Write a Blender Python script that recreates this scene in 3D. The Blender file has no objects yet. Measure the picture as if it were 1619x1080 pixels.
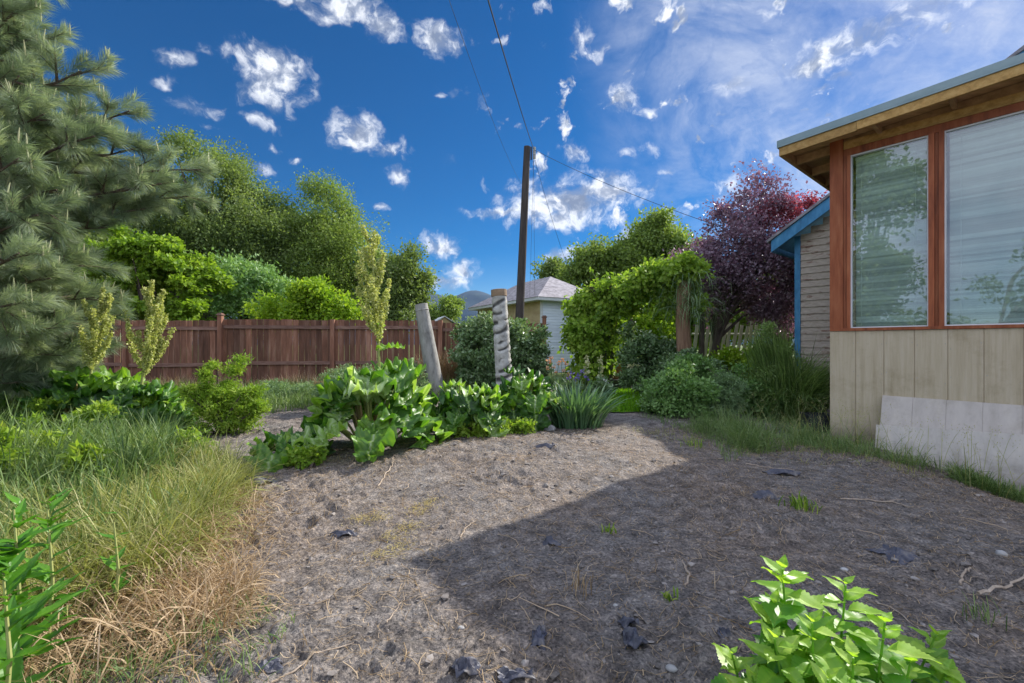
import bpy, math, random
import numpy as np
from mathutils import Vector, Matrix
R = math.radians
scene = bpy.context.scene
COL = scene.collection
H = 1.15            # camera height, metres
F = 720.0           # focal length in photo pixels
rng = np.random.default_rng(7)
random.seed(7)

def P(px, py, Y):
    return np.array([(px-810)/F*Y, Y, H+(545-py)/F*Y])
def GP(px, py):
    Y = H*F/(py-545.0)
    return (px-810)/F*Y, Y
def unit(a):
    a = np.asarray(a, float); return a/np.maximum(np.linalg.norm(a, axis=-1, keepdims=True), 1e-9)

# ------------------------------------------------------------------ terrain
def _h(ix, iy, s):
    v = np.sin(ix*127.1+iy*311.7+s*74.7)*43758.5453
    return v-np.floor(v)
def vn(x, y, s=0):
    x = np.asarray(x, float); y = np.asarray(y, float)
    ix = np.floor(x); iy = np.floor(y); fx = x-ix; fy = y-iy
    fx = fx*fx*(3-2*fx); fy = fy*fy*(3-2*fy)
    return (_h(ix, iy, s)*(1-fx)+_h(ix+1, iy, s)*fx)*(1-fy)+(_h(ix, iy+1, s)*(1-fx)+_h(ix+1, iy+1, s)*fx)*fy
def sst(a, b, x):
    t = np.clip((x-a)/(b-a), 0, 1); return t*t*(3-2*t)
CX, CY = 3.99, 5.71                       # corner of the porch
TH = math.atan2(-.763, .647)
U = np.array([.647, -.763]); V = np.array([.763, .647])
def G(x, y, fine=True):
    x = np.asarray(x, float); y = np.asarray(y, float)
    s = (x-CX)*U[0]+(y-CY)*U[1]; d = -((x-CX)*V[0]+(y-CY)*V[1])
    z = -.22*sst(.3, 1.8, s)*sst(2.4, .6, d)
    fade = sst(40, 14, y)
    z = z + fade*.10*(vn(x*.45, y*.45, 1)-.5)
    z = z + .055*np.exp(-((x-.2)**2/5+(y-4.3)**2/1.1))
    if fine:
        f2 = sst(11, 7, y)*sst(-4, 0, y)
        def bil(k, s_): return np.abs(vn((x*.8+y*.6)*k+3.1*s_, (y*.8-x*.6)*k, s_)-.5)*2
        warp = vn(x*1.3, y*1.3, 9)
        m = .15+.85*sst(.38, .66, warp)
        z = z+f2*(.045*(vn(x*2.3, y*2.3, 2)-.5)+m*(.034*(.5-bil(5.5, 3))+.022*(.5-bil(12, 4))+.014*(.5-bil(27, 5)))+(.01+.012*m)*(vn(x*55, y*55, 6)-.5))
    return z

# ------------------------------------------------------------------ mesh builder
ORG = {}
class MB:
    def __init__(s, xf=None): s.v = []; s.f = []; s.a = []; s.n = 0; s.xf = xf
    def add(s, v, f, a=.5):
        v = np.asarray(v, float).reshape(-1, 3); f = np.asarray(f, int)
        if s.xf is not None:
            v = v@np.array(s.xf.to_3x3()).T+np.array(s.xf.to_translation())
        s.v.append(v); s.f.append(f+s.n); s.n += len(v)
        s.a.append(np.broadcast_to(np.asarray(a, float), (len(v),)).copy())
    def box(s, c, d, rot=None, a=.5):
        x, y, z = [k/2 for k in d]
        v = np.array([[-x,-y,-z],[x,-y,-z],[x,y,-z],[-x,y,-z],[-x,-y,z],[x,-y,z],[x,y,z],[-x,y,z]])
        if rot is not None: v = v@np.array(rot).T
        s.add(v+np.array(c), [[0,3,2,1],[4,5,6,7],[0,1,5,4],[1,2,6,5],[2,3,7,6],[3,0,4,7]], a)
    def bb(s, x0, x1, y0, y1, z0, z1, a=.5):
        s.box(((x0+x1)/2, (y0+y1)/2, (z0+z1)/2), (abs(x1-x0), abs(y1-y0), abs(z1-z0)), None, a)
    def hexa(s, p, a=.5):   # 8 points: bottom 4 then top 4
        s.add(p, [[0,3,2,1],[4,5,6,7],[0,1,5,4],[1,2,6,5],[2,3,7,6],[3,0,4,7]], a)
    def tube(s, pts, rad, seg=6, a=.5, cap=True, jit=0):
        pts = np.asarray(pts, float); n = len(pts)
        rad = np.broadcast_to(np.asarray(rad, float), (n,))
        t = unit(np.gradient(pts, axis=0))
        ref = np.array([0, 0, 1.]) if abs(t[0][2]) < .9 else np.array([1., 0, 0])
        sd = unit(np.cross(t, ref)); up = np.cross(sd, t)
        ang = np.arange(seg)*2*math.pi/seg
        rr = rad[:, None]*(1+jit*(rng.random((n, seg))-.5))
        v = pts[:, None]+rr[..., None]*(np.cos(ang)[None, :, None]*sd[:, None]+np.sin(ang)[None, :, None]*up[:, None])
        i = np.arange(n-1)[:, None]*seg; j = np.arange(seg)[None]; k = (j+1) % seg
        f = np.stack([i+j, i+k, i+seg+k, i+seg+j], -1).reshape(-1, 4)
        s.add(v.reshape(-1, 3), f, a)
        if cap:
            s.add(v[-1], [list(range(seg))], a); s.add(v[0], [list(range(seg))[::-1]], a)
    def strip(s, pts, side, w, a):  # many ribbons: pts (N,S,3) side (N,3) w (N,S)
        N, S = pts.shape[:2]
        l = pts-side[:, None]*w[..., None]/2; r = pts+side[:, None]*w[..., None]/2
        v = np.stack([l, r], 2).reshape(N, S*2, 3)
        k = np.arange(S-1)*2
        fl = np.stack([k, k+1, k+3, k+2], -1)
        f = (np.arange(N)[:, None, None]*S*2+fl[None]).reshape(-1, 4)
        s.add(v.reshape(-1, 3), f, np.repeat(a, S*2))
    def build(s, name, mat, parent=None, origin=None, smooth=False):
        v = np.concatenate(s.v); a = np.concatenate(s.a)
        o0 = ORG[parent.name] if parent else (np.array(origin, float) if origin is not None else np.zeros(3))
        v = v-o0
        tot = np.concatenate([np.full(len(f), f.shape[1]) for f in s.f])
        idx = np.concatenate([f.ravel() for f in s.f])
        me = bpy.data.meshes.new(name)
        me.vertices.add(len(v)); me.vertices.foreach_set('co', v.ravel())
        me.loops.add(len(idx)); me.loops.foreach_set('vertex_index', idx)
        me.polygons.add(len(tot)); me.polygons.foreach_set('loop_start', np.concatenate([[0], np.cumsum(tot)[:-1]]))
        me.update(calc_edges=True)
        me.polygons.foreach_set('use_smooth', np.full(len(tot), bool(smooth)))
        at = me.attributes.new('rnd', 'FLOAT', 'POINT'); at.data.foreach_set('value', a)
        me.materials.append(mat)
        o = bpy.data.objects.new(name, me); COL.objects.link(o)
        ORG[o.name] = o0
        if parent: o.parent = parent
        else: o.location = o0
        return o
def tag(o, label=None, cat=None, group=None, kind=None):
    if label: o['label'] = label
    if cat: o['category'] = cat
    if group: o['group'] = group
    if kind: o['kind'] = kind
    return o
def thing(name, label, cat, loc, group=None):
    o = bpy.data.objects.new(name, None); COL.objects.link(o); o.location = loc
    o.empty_display_size = .1
    ORG[o.name] = np.array(loc, float)
    return tag(o, label, cat, group)

# ------------------------------------------------------------------ materials
def lin(c): return tuple(((k/255)/12.92 if k/255 <= .04045 else ((k/255+.055)/1.055)**2.4) for k in c)+(1,)
class NT:
    def __init__(s, nt): s.t = nt
    def n(s, typ, **kw):
        o = s.t.nodes.new(typ)
        for k, v in kw.items():
            if k.startswith('i_'):
                kk = k[2:]; kk = int(kk) if kk.isdigit() else kk.replace('_', ' ')
                o.inputs[kk].default_value = v
            else: setattr(o, k, v)
        return o
    def l(s, a, b): s.t.links.new(a, b)
    def ramp(s, fac, stops, interp='LINEAR'):
        r = s.t.nodes.new('ShaderNodeValToRGB'); r.color_ramp.interpolation = interp
        e = r.color_ramp.elements
        while len(e) < len(stops): e.new(.5)
        for q, (p, c) in zip(e, stops): q.position = p; q.color = c if len(c) == 4 else tuple(c)+(1,)
        if fac is not None: s.l(fac, r.inputs[0])
        return r.outputs[0]
    def mix(s, fac, a, b, typ='MIX'):
        m = s.t.nodes.new('ShaderNodeMix'); m.data_type = 'RGBA'; m.blend_type = typ
        for k, x in ((0, fac), (6, a), (7, b)):
            if hasattr(x, 'links') or hasattr(x, 'is_linked'): s.l(x, m.inputs[k])
            else: m.inputs[k].default_value = x
        return m.outputs[2]
    def math(s, op, a, b=None, c=None, clamp=False):
        m = s.t.nodes.new('ShaderNodeMath'); m.operation = op; m.use_clamp = clamp
        for k, x in enumerate((a, b, c)):
            if x is None: continue
            if hasattr(x, 'is_linked'): s.l(x, m.inputs[k])
            else: m.inputs[k].default_value = x
        return m.outputs[0]
def newmat(name):
    m = bpy.data.materials.new(name); m.use_nodes = True; m.node_tree.nodes.clear()
    return m, NT(m.node_tree)
def leafmat(name, cols, trans=.35, rough=.5, spec=.3, tcol=(1.12, 1.14, .6)):
    m, t = newmat(name)
    a = t.n('ShaderNodeAttribute', attribute_name='rnd')
    c = t.ramp(a.outputs['Fac'], [(i/(len(cols)-1), k) for i, k in enumerate(cols)])
    p = t.n('ShaderNodeBsdfPrincipled', i_Roughness=rough); p.inputs['Specular IOR Level'].default_value = spec
    t.l(c, p.inputs['Base Color'])
    tr = t.n('ShaderNodeBsdfTranslucent')
    tc = t.mix(1.0, c, tuple(tcol)+(1,), 'MULTIPLY'); t.l(tc, tr.inputs[0])
    mx = t.n('ShaderNodeMixShader', i_0=trans); t.l(p.outputs[0], mx.inputs[1]); t.l(tr.outputs[0], mx.inputs[2])
    o = t.n('ShaderNodeOutputMaterial'); t.l(mx.outputs[0], o.inputs[0])
    return m
def surf(name, stops, scale=(4, 4, 4), detail=6, rough=.8, bump=.2, bscale=30, attr=0.0, rot=0, metal=0, spec=.3, dist=.005, streak=None, bdet=4, dirt=None, speck=0):
    """noise ramp coloured surface; attr mixes a per-part random brightness"""
    m, t = newmat(name)
    tc = t.n('ShaderNodeTexCoord')
    mp = t.n('ShaderNodeMapping'); mp.inputs['Scale'].default_value = scale; mp.inputs['Rotation'].default_value = (0, 0, rot)
    t.l(tc.outputs['Object'], mp.inputs[0])
    nz = t.n('ShaderNodeTexNoise', i_Scale=1.0, i_Detail=float(detail), i_Roughness=.65); t.l(mp.outputs[0], nz.inputs[0])
    c = t.ramp(nz.outputs['Fac'], stops)
    if attr:
        at = t.n('ShaderNodeAttribute', attribute_name='rnd')
        k = t.math('MULTIPLY_ADD', at.outputs['Fac'], attr, 1-attr*.5)
        cb = t.n('ShaderNodeCombineColor'); [t.l(k, cb.inputs[i]) for i in range(3)]
        c = t.mix(1.0, c, cb.outputs[0], 'MULTIPLY')
    if dirt is not None:
        sp = t.n('ShaderNodeSeparateXYZ'); t.l(tc.outputs['Object'], sp.inputs[0])
        dn_ = t.n('ShaderNodeTexNoise', i_Scale=5.0, i_Detail=7.0, i_Roughness=.7); t.l(tc.outputs['Object'], dn_.inputs[0])
        hgt = t.math('MULTIPLY_ADD', dn_.outputs['Fac'], -.9, sp.outputs[2])
        dk = t.n('ShaderNodeMapRange', i_1=dirt-.12, i_2=dirt-.62, interpolation_type='SMOOTHSTEP'); t.l(hgt, dk.inputs[0])
        c = t.mix(t.math('MULTIPLY', dk.outputs[0], .75), c, (.2, .165, .13, 1))
        dp = t.n('ShaderNodeTexNoise', i_Scale=2.2, i_Detail=9.0, i_Roughness=.75); t.l(tc.outputs['Object'], dp.inputs[0])
        c = t.mix(1.0, c, t.ramp(dp.outputs['Fac'], [(.36, (.84,.82,.78)), (.5, (1,1,1))]), 'MULTIPLY')
    p = t.n('ShaderNodeBsdfPrincipled', i_Roughness=rough, i_Metallic=float(metal)); p.inputs['Specular IOR Level'].default_value = spec
    t.l(c, p.inputs['Base Color'])
    if bump:
        mp2 = t.n('ShaderNodeMapping'); mp2.inputs['Scale'].default_value = tuple(s/max(scale)*bscale for s in scale); mp2.inputs['Rotation'].default_value = (0, 0, rot)
        t.l(tc.outputs['Object'], mp2.inputs[0])
        n2 = t.n('ShaderNodeTexNoise', i_Scale=1.0, i_Detail=float(bdet), i_Roughness=.6); t.l(mp2.outputs[0], n2.inputs[0])
        b = t.n('ShaderNodeBump', i_Strength=bump, i_Distance=dist); t.l(n2.outputs['Fac'], b.inputs['Height']); t.l(b.outputs[0], p.inputs['Normal'])
    o = t.n('ShaderNodeOutputMaterial'); t.l(p.outputs[0], o.inputs[0])
    return m
M = {}
M['elm'] = leafmat('elm_leaf', [(.055,.09,.028), (.12,.18,.05), (.21,.285,.085), (.33,.41,.15)], .48)
M['elm2'] = leafmat('elm_leaf_light', [(.06,.1,.025), (.15,.23,.05), (.25,.34,.08), (.37,.46,.14)], .48)
M['maple'] = leafmat('maple_leaf', [(.07,.14,.014), (.16,.28,.025), (.26,.4,.04), (.4,.52,.08)], .5)
M['yellowbush'] = leafmat('yellow_green_leaf', [(.08,.16,.012), (.18,.32,.02), (.3,.44,.035), (.42,.52,.06)], .5)
M['vine'] = leafmat('vine_leaf', [(.07,.15,.02), (.18,.31,.035), (.31,.45,.06), (.46,.55,.12)], .5)
M['plum'] = leafmat('plum_leaf', [(.065,.038,.058), (.15,.095,.125), (.26,.185,.22), (.46,.4,.44)], .35, .35, .5, (1.15, .72, .9))
M['red'] = leafmat('red_leaf', [(.12,.04,.055), (.26,.08,.11), (.4,.2,.23)], .5, .4, .4, (1.5, .6, .6))
M['pine'] = leafmat('pine_needle', [(.1,.145,.095), (.2,.27,.175), (.32,.39,.28), (.5,.56,.43)], .48, .45, .4)
M['shrub'] = leafmat('shrub_leaf', [(.06,.13,.035), (.14,.27,.07), (.24,.4,.12), (.38,.53,.23)], .35, .4, .45)
M['hedge'] = leafmat('hedge_leaf', [(.045,.09,.035), (.1,.18,.06), (.2,.3,.13), (.42,.5,.32)], .3, .4, .5)
M['sage'] = leafmat('sage_leaf', [(.07,.12,.055), (.14,.23,.1), (.23,.34,.16), (.36,.45,.26)], .35)
M['weed'] = leafmat('weed_leaf', [(.09,.17,.015), (.19,.33,.03), (.3,.43,.05), (.42,.48,.1)], .45)
M['rhubarb'] = leafmat('rhubarb_leaf', [(.035,.09,.022), (.08,.2,.03), (.22,.38,.045), (.5,.62,.34)], .42, .42, .45, (1.25, 1.35, .45))
M['stalk'] = leafmat('rhubarb_stalk', [(.3,.36,.1), (.42,.44,.16), (.42,.26,.13)], .2, .4)
M['seed'] = leafmat('rhubarb_seed', [(.28,.33,.08), (.5,.54,.17), (.7,.68,.32)], .4)
M['iris'] = leafmat('iris_blade', [(.05,.12,.05), (.1,.2,.09), (.17,.3,.13), (.34,.44,.26)], .3, .4, .5)
M['nettle'] = leafmat('nettle_leaf', [(.05,.16,.02), (.12,.32,.03), (.3,.5,.06), (.5,.66,.14)], .5, .42, .5, (1.2, 1.25, .4))
M['dock'] = leafmat('dock_leaf', [(.04,.14,.015), (.09,.26,.02), (.17,.38,.03)], .45, .4, .5)
M['grass'] = leafmat('grass_blade', [(.05,.1,.03), (.11,.19,.055), (.2,.29,.09), (.33,.4,.18)], .4)
M['ygrass'] = leafmat('yellow_grass_blade', [(.13,.17,.04), (.26,.29,.07), (.38,.38,.13), (.55,.5,.28)], .4, tcol=(1.1, 1.1, .6))
M['dry'] = leafmat('dry_grass_blade', [(.2,.13,.06), (.36,.25,.13), (.5,.37,.22), (.66,.52,.36)], .3, tcol=(1.1, .95, .7))
M['lawn'] = leafmat('lawn_blade', [(.06,.18,.01), (.16,.36,.015), (.28,.5,.02)], .5)
M['bark'] = surf('bark', [(.3,(.05,.037,.028)), (.7,(.16,.125,.1))], (14,14,3), rough=.9, bump=.8, bscale=40, dist=.02)
M['pinebark'] = surf('pine_bark', [(.3,(.07,.05,.04)), (.7,(.2,.15,.12))], (20,20,20), rough=.9, bump=.6, bscale=60, dist=.01)
M['candle'] = leafmat('pine_candle', [(.3,.33,.17), (.48,.47,.27)], .2)
M['fence'] = surf('red_stained_board', [(.25,(.085,.042,.026)), (.5,(.18,.08,.048)), (.8,(.34,.2,.14))], (10,10,1.2), rough=.8, bump=.4, bscale=60, attr=.9)
M['rail'] = surf('weathered_rail', [(.3,(.11,.05,.036)), (.7,(.26,.16,.12))], (2,14,14), rough=.85, bump=.4, bscale=60, attr=.5)
M['pole'] = surf('creosote_pole', [(.3,(.03,.024,.022)), (.7,(.09,.075,.065))], (12,12,1.2), rough=.9, bump=.7, bscale=50, dist=.02)
M['brownwood'] = surf('redwood_trim', [(.25,(.15,.04,.017)), (.5,(.3,.085,.032)), (.8,(.42,.16,.07))], (16,16,2), rough=.6, bump=.3, bscale=60, attr=.5)
M['yellowwood'] = surf('fir_board', [(.2,(.22,.12,.035)), (.5,(.42,.25,.08)), (.8,(.55,.37,.15))], (2,20,20), rough=.7, bump=.3, bscale=60, attr=.6)
M['soffit'] = surf('soffit_board', [(.25,(.3,.17,.075)), (.7,(.55,.35,.17))], (3,16,16), rough=.8, bump=.3, bscale=60, attr=.5)
M['metal'] = surf('grey_drip_edge', [(.3,(.17,.25,.26)), (.7,(.26,.34,.35))], (3,3,3), rough=.45, bump=.05, metal=.2, spec=.5)
M['siding'] = surf('beige_plywood_siding', [(.2,(.4,.32,.2)), (.5,(.53,.44,.3)), (.75,(.6,.51,.37))], (22,22,1.3), detail=8, rough=.75, bump=.7, bscale=60, dist=.006, dirt=.0)
M['sheet'] = surf('primed_sheet', [(.2,(.42,.37,.31)), (.5,(.54,.48,.42)), (.85,(.64,.575,.49))], (9,9,2), rough=.7, bump=.25, bscale=50, dirt=-.25)
M['sheet2'] = surf('primed_sheet_dusty', [(.2,(.42,.37,.31)), (.5,(.56,.51,.45)), (.85,(.68,.61,.52))], (9,9,2), rough=.7, bump=.25, bscale=50, dirt=-.2)
M['white'] = surf('white_vinyl', [(.3,(.62,.63,.63)), (.7,(.75,.76,.76))], (3,3,3), rough=.4, bump=0)
M['blinds'] = surf('blind_slat', [(.3,(.62,.66,.64)), (.7,(.76,.79,.77))], (3,3,3), rough=.5, bump=0, attr=.5)
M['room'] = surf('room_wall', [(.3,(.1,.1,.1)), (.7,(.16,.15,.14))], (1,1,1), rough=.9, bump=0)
M['blue'] = surf('blue_painted_trim', [(.25,(.03,.13,.24)), (.5,(.05,.22,.4)), (.8,(.12,.33,.5))], (8,8,3), rough=.55, bump=.3, bscale=60, attr=.3)
M['garagewall'] = surf('white_clapboard', [(.3,(.55,.62,.68)), (.7,(.7,.76,.8))], (2,2,8), rough=.6, bump=0, attr=.15)
M['tanwall'] = surf('tan_wall', [(.3,(.36,.27,.13)), (.7,(.5,.4,.22))], (2,2,5), rough=.8, bump=.1, attr=.15)
M['shingle'] = surf('asphalt_shingle', [(.3,(.13,.12,.13)), (.5,(.25,.23,.24)), (.75,(.4,.38,.39))], (5,5,12), detail=8, rough=.9, bump=.5, bscale=30, attr=.5)
M['trimw'] = surf('white_trim', [(.3,(.5,.52,.5)), (.7,(.66,.68,.66))], (3,3,3), rough=.6, bump=0)
M['log'] = surf('grey_wrapped_post', [(.3,(.13,.12,.105)), (.45,(.27,.26,.235)), (.75,(.42,.405,.37))], (11,11,3.5), detail=8, rough=.75, bump=.5, bscale=40, dist=.01)
M['ropelog'] = surf('grey_rough_post', [(.3,(.2,.19,.17)), (.5,(.34,.33,.3)), (.75,(.46,.45,.42))], (9,9,9), detail=8, rough=.85, bump=.5, bscale=60, attr=1.5, dist=.01)
M['tape'] = surf('tan_end_cap', [(.3,(.22,.15,.09)), (.7,(.36,.26,.17))], (5,5,5), rough=.8, bump=.2)
M['black'] = surf('black_plastic', [(.3,(.012,.013,.018)), (.7,(.03,.032,.04))], (10,10,10), rough=.4, bump=.3, spec=.5)
M['fabric'] = surf('weathered_weed_fabric', [(.3,(.025,.025,.034)), (.5,(.06,.062,.085)), (.62,(.13,.12,.12)), (.75,(.24,.21,.185))], (17,17,17), rough=.5, bump=.6, bscale=70, spec=.5)
M['stick'] = surf('dry_stick', [(.3,(.26,.19,.13)), (.7,(.5,.41,.32))], (30,30,30), rough=.8, bump=.2)
M['stone'] = surf('pale_stone', [(.3,(.24,.23,.22)), (.7,(.5,.49,.47))], (12,12,12), rough=.85, bump=.5, bscale=40)
M['whitestone'] = surf('white_stone', [(.3,(.5,.5,.48)), (.7,(.7,.7,.68))], (12,12,12), rough=.7, bump=.3)
M['clay'] = surf('clay_brick', [(.3,(.3,.1,.05)), (.7,(.45,.19,.1))], (12,12,12), rough=.85, bump=.3)
M['sleeper'] = surf('old_timber', [(.3,(.06,.055,.055)), (.7,(.15,.14,.14))], (3,20,20), rough=.9, bump=.5)
M['picket'] = surf('pale_picket', [(.3,(.42,.42,.3)), (.7,(.6,.6,.46))], (8,8,3), rough=.8, bump=.2)
M['wire'] = surf('black_cable', [(.3,(.03,.03,.03)), (.7,(.06,.06,.06))], (3,3,3), rough=.6, bump=0)
M['porcelain'] = surf('grey_insulator', [(.3,(.35,.35,.36)), (.7,(.55,.55,.56))], (3,3,3), rough=.3, bump=0)
M['orange'] = leafmat('orange_petal', [(.42,.2,.09), (.6,.36,.2), (.66,.5,.34)], .4, tcol=(1.1, .8, .6))
M['purple'] = leafmat('purple_petal', [(.14,.1,.3), (.3,.25,.5)], .4, tcol=(1, .8, 1.2))
M['cream'] = leafmat('cream_petal', [(.5,.5,.2), (.66,.66,.4)], .4, tcol=(1, 1, .8))
M['yellowstraw'] = leafmat('yellow_tendril', [(.34,.26,.08), (.58,.48,.16)], .3, tcol=(1, .9, .5))
M['glassm'], t = newmat('window_glass')
fr = t.n('ShaderNodeFresnel', i_IOR=1.9); gl = t.n('ShaderNodeBsdfGlossy', i_Roughness=.015); gl.inputs[0].default_value = (.95, .98, 1, 1)
tp = t.n('ShaderNodeBsdfTransparent'); tp.inputs[0].default_value = (.82, .88, .86, 1)
tcn = t.n('ShaderNodeTexCoord'); nz = t.n('ShaderNodeTexNoise', i_Scale=1.6, i_Detail=1.0); t.l(tcn.outputs['Object'], nz.inputs[0])
bm_ = t.n('ShaderNodeBump', i_Strength=.12, i_Distance=.02); t.l(nz.outputs['Fac'], bm_.inputs['Height']); t.l(bm_.outputs[0], gl.inputs['Normal'])
gb = t.n('ShaderNodeNewGeometry')
fk = t.math('MULTIPLY', t.math('MULTIPLY_ADD', fr.outputs[0], .65, .07, clamp=True), t.math('SUBTRACT', 1.0, gb.outputs['Backfacing']))
mx = t.n('ShaderNodeMixShader'); t.l(fk, mx.inputs[0]); t.l(tp.outputs[0], mx.inputs[1]); t.l(gl.outputs[0], mx.inputs[2])
o = t.n('ShaderNodeOutputMaterial'); t.l(mx.outputs[0], o.inputs[0])

# peeling clapboard
M['peel'], t = newmat('peeling_clapboard')
tc = t.n('ShaderNodeTexCoord'); mp = t.n('ShaderNodeMapping'); mp.inputs['Scale'].default_value = (4, 4, 14); t.l(tc.outputs['Object'], mp.inputs[0])
n1 = t.n('ShaderNodeTexNoise', i_Scale=1.0, i_Detail=8.0, i_Roughness=.7); t.l(mp.outputs[0], n1.inputs[0])
n2 = t.n('ShaderNodeTexNoise', i_Scale=3.0, i_Detail=4.0); t.l(mp.outputs[0], n2.inputs[0])
wood = t.ramp(n2.outputs['Fac'], [(.3,(.13,.07,.045)), (.7,(.34,.2,.14))])
paint = t.ramp(n2.outputs['Fac'], [(.3,(.38,.31,.24)), (.7,(.52,.44,.35))])
k = t.ramp(n1.outputs['Fac'], [(.36,(0,0,0)), (.44,(1,1,1))])
c = t.mix(k, wood, paint)
p = t.n('ShaderNodeBsdfPrincipled', i_Roughness=.8); t.l(c, p.inputs['Base Color'])
b = t.n('ShaderNodeBump', i_Strength=.6, i_Distance=.006); t.l(n1.outputs['Fac'], b.inputs['Height']); t.l(b.outputs[0], p.inputs['Normal'])
o = t.n('ShaderNodeOutputMaterial'); t.l(p.outputs[0], o.inputs[0])

# soil / ground
M['ground'], t = newmat('ground_soil')
geo = t.n('ShaderNodeNewGeometry')
def nz_(sc, det=6., ro=.65):
    n = t.n('ShaderNodeTexNoise', i_Scale=sc, i_Detail=det, i_Roughness=ro); t.l(geo.outputs['Position'], n.inputs[0]); return n.outputs['Fac']
big = nz_(.9, 5); mid = nz_(9, 6); fin = nz_(70, 5, .7)
c1 = t.ramp(mid, [(.25,(.08,.071,.065)), (.42,(.148,.136,.128)), (.58,(.23,.213,.2)), (.8,(.4,.37,.34))])
c2 = t.ramp(fin, [(.35,(.2,.2,.2)), (.46,(.78,.77,.76)), (.56,(1.12,1.09,1.05)), (.68,(2.1,2.0,1.85))])
c = t.mix(.85, c1, c2, 'MULTIPLY')
c = t.mix(t.ramp(big, [(.4,(0,0,0)), (.62,(.65,.65,.65))]), c, t.mix(1., c, (1.16, 1.0, .86, 1), 'MULTIPLY'))
sep = t.n('ShaderNodeSeparateXYZ'); t.l(geo.outputs['Position'], sep.inputs[0])
far = t.n('ShaderNodeMapRange', i_1=11.5, i_2=13.0); t.l(sep.outputs[1], far.inputs[0])
grn = t.ramp(mid, [(.3,(.06,.09,.025)), (.7,(.16,.2,.06))])
c = t.mix(far.outputs[0], c, grn)
p = t.n('ShaderNodeBsdfPrincipled', i_Roughness=.95); p.inputs['Specular IOR Level'].default_value = .15
t.l(c, p.inputs['Base Color'])
b1 = t.n('ShaderNodeBump', i_Strength=.9, i_Distance=.012); t.l(fin, b1.inputs['Height'])
b2 = t.n('ShaderNodeBump', i_Strength=.8, i_Distance=.03); t.l(nz_(26, 5), b2.inputs['Height']); t.l(b1.outputs[0], b2.inputs['Normal'])
t.l(b2.outputs[0], p.inputs['Normal'])
o = t.n('ShaderNodeOutputMaterial'); t.l(p.outputs[0], o.inputs[0])
M['clod'] = surf('soil_clod', [(.3,(.12,.102,.09)), (.7,(.3,.268,.238))], (20,20,20), rough=.95, bump=.6, bscale=80, attr=.8)
M['lawnbase'] = surf('lawn_soil', [(.3,(.07,.16,.012)), (.7,(.16,.3,.02))], (8,8,8), rough=.95, bump=.5, bscale=60)
M['hill'] = surf('wooded_hill_haze_tint', [(.3,(.008,.024,.045)), (.5,(.016,.04,.06)), (.62,(.03,.055,.065)), (.75,(.08,.08,.1))], (.008,.008,.012), detail=10, rough=.95, bump=0)  # blue of distance haze is put into the forest colour

# ------------------------------------------------------------------ foliage helpers
def leaves(mb, pos, axis, nrm, L, W, a, fold=.14):
    axis = unit(axis); sd = unit(np.cross(axis, nrm)); n2 = np.cross(sd, axis)
    L = np.broadcast_to(L, (len(pos),))[:, None]; W = np.broadcast_to(W, (len(pos),))[:, None]
    v = np.stack([pos, pos+axis*L*.45+sd*W*.5+n2*W*fold, pos+axis*L, pos+axis*L*.45-sd*W*.5+n2*W*fold], 1)
    f = np.arange(len(pos))[:, None]*4+np.arange(4)[None]
    mb.add(v.reshape(-1, 3), f, np.repeat(np.broadcast_to(a, (len(pos),)), 4))
def blob(px, py, Y, rx, rz, ry=None):
    c = P(px, py, Y); k = Y/F
    return (*c, rx*k, (ry if ry is not None else min(rx, rz)*k*1.1), rz*k)
def crown(mb, blobs, ncl, nlf, cr, L, W, shell=.55, up=.5, droop=0., flat=.8, seed=1, out=1.0, bias=0., zmin=None, per=11, bsz=.34):
    g = np.random.default_rng(seed)
    B = np.array(blobs, float)
    w = (B[:, 3]*B[:, 4]*B[:, 5])**.66; w /= w.sum()
    bi = g.choice(len(B), ncl, p=w)
    nbo = max(6, int(ncl/per)); bi = g.choice(len(B), nbo, p=w)
    d0 = unit(g.normal(size=(nbo, 3)))
    r0_ = shell+(out-shell)*g.random(nbo)**.7
    cb = B[bi, :3]+d0*B[bi, 3:]*r0_[:, None]
    sz = (B[bi, 3]*B[bi, 4]*B[bi, 5])**(1/3)*bsz*(.55+.8*g.random(nbo))
    k_ = g.integers(0, nbo, ncl); bi = bi[k_]
    dd = unit(g.normal(size=(ncl, 3)))
    c = cb[k_]+dd*(sz[k_]*(.5+.55*g.random(ncl)**.5))[:, None]*np.array([1, 1, .72])
    d = unit((c-B[bi, :3])/B[bi, 3:])
    ca = .5*g.random(nbo)[k_]+.5*g.random(ncl)
    if zmin is not None:
        c[:, 2] = np.maximum(c[:, 2], zmin+g.random(ncl)*.15)
    n = ncl*nlf
    ii = np.repeat(np.arange(ncl), nlf)
    crr = cr*(.6+.8*g.random(ncl))[ii][:, None]
    p = c[ii]+np.clip(g.normal(size=(n, 3)), -1.6, 1.6)*crr*np.array([1, 1, flat])
    ax = g.normal(size=(n, 3))*.8+d[ii]*.7+np.array([0, 0, -droop])
    nr = g.normal(size=(n, 3))*.7+d[ii]*.4+np.array([0, 0, up])
    a = np.clip(.12+.45*ca[ii]+.43*g.random(n)+bias, 0, 1)
    s = .65+.7*g.random(n)
    leaves(mb, p, ax, nr, L*s, W*s, a)
    return c
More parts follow.
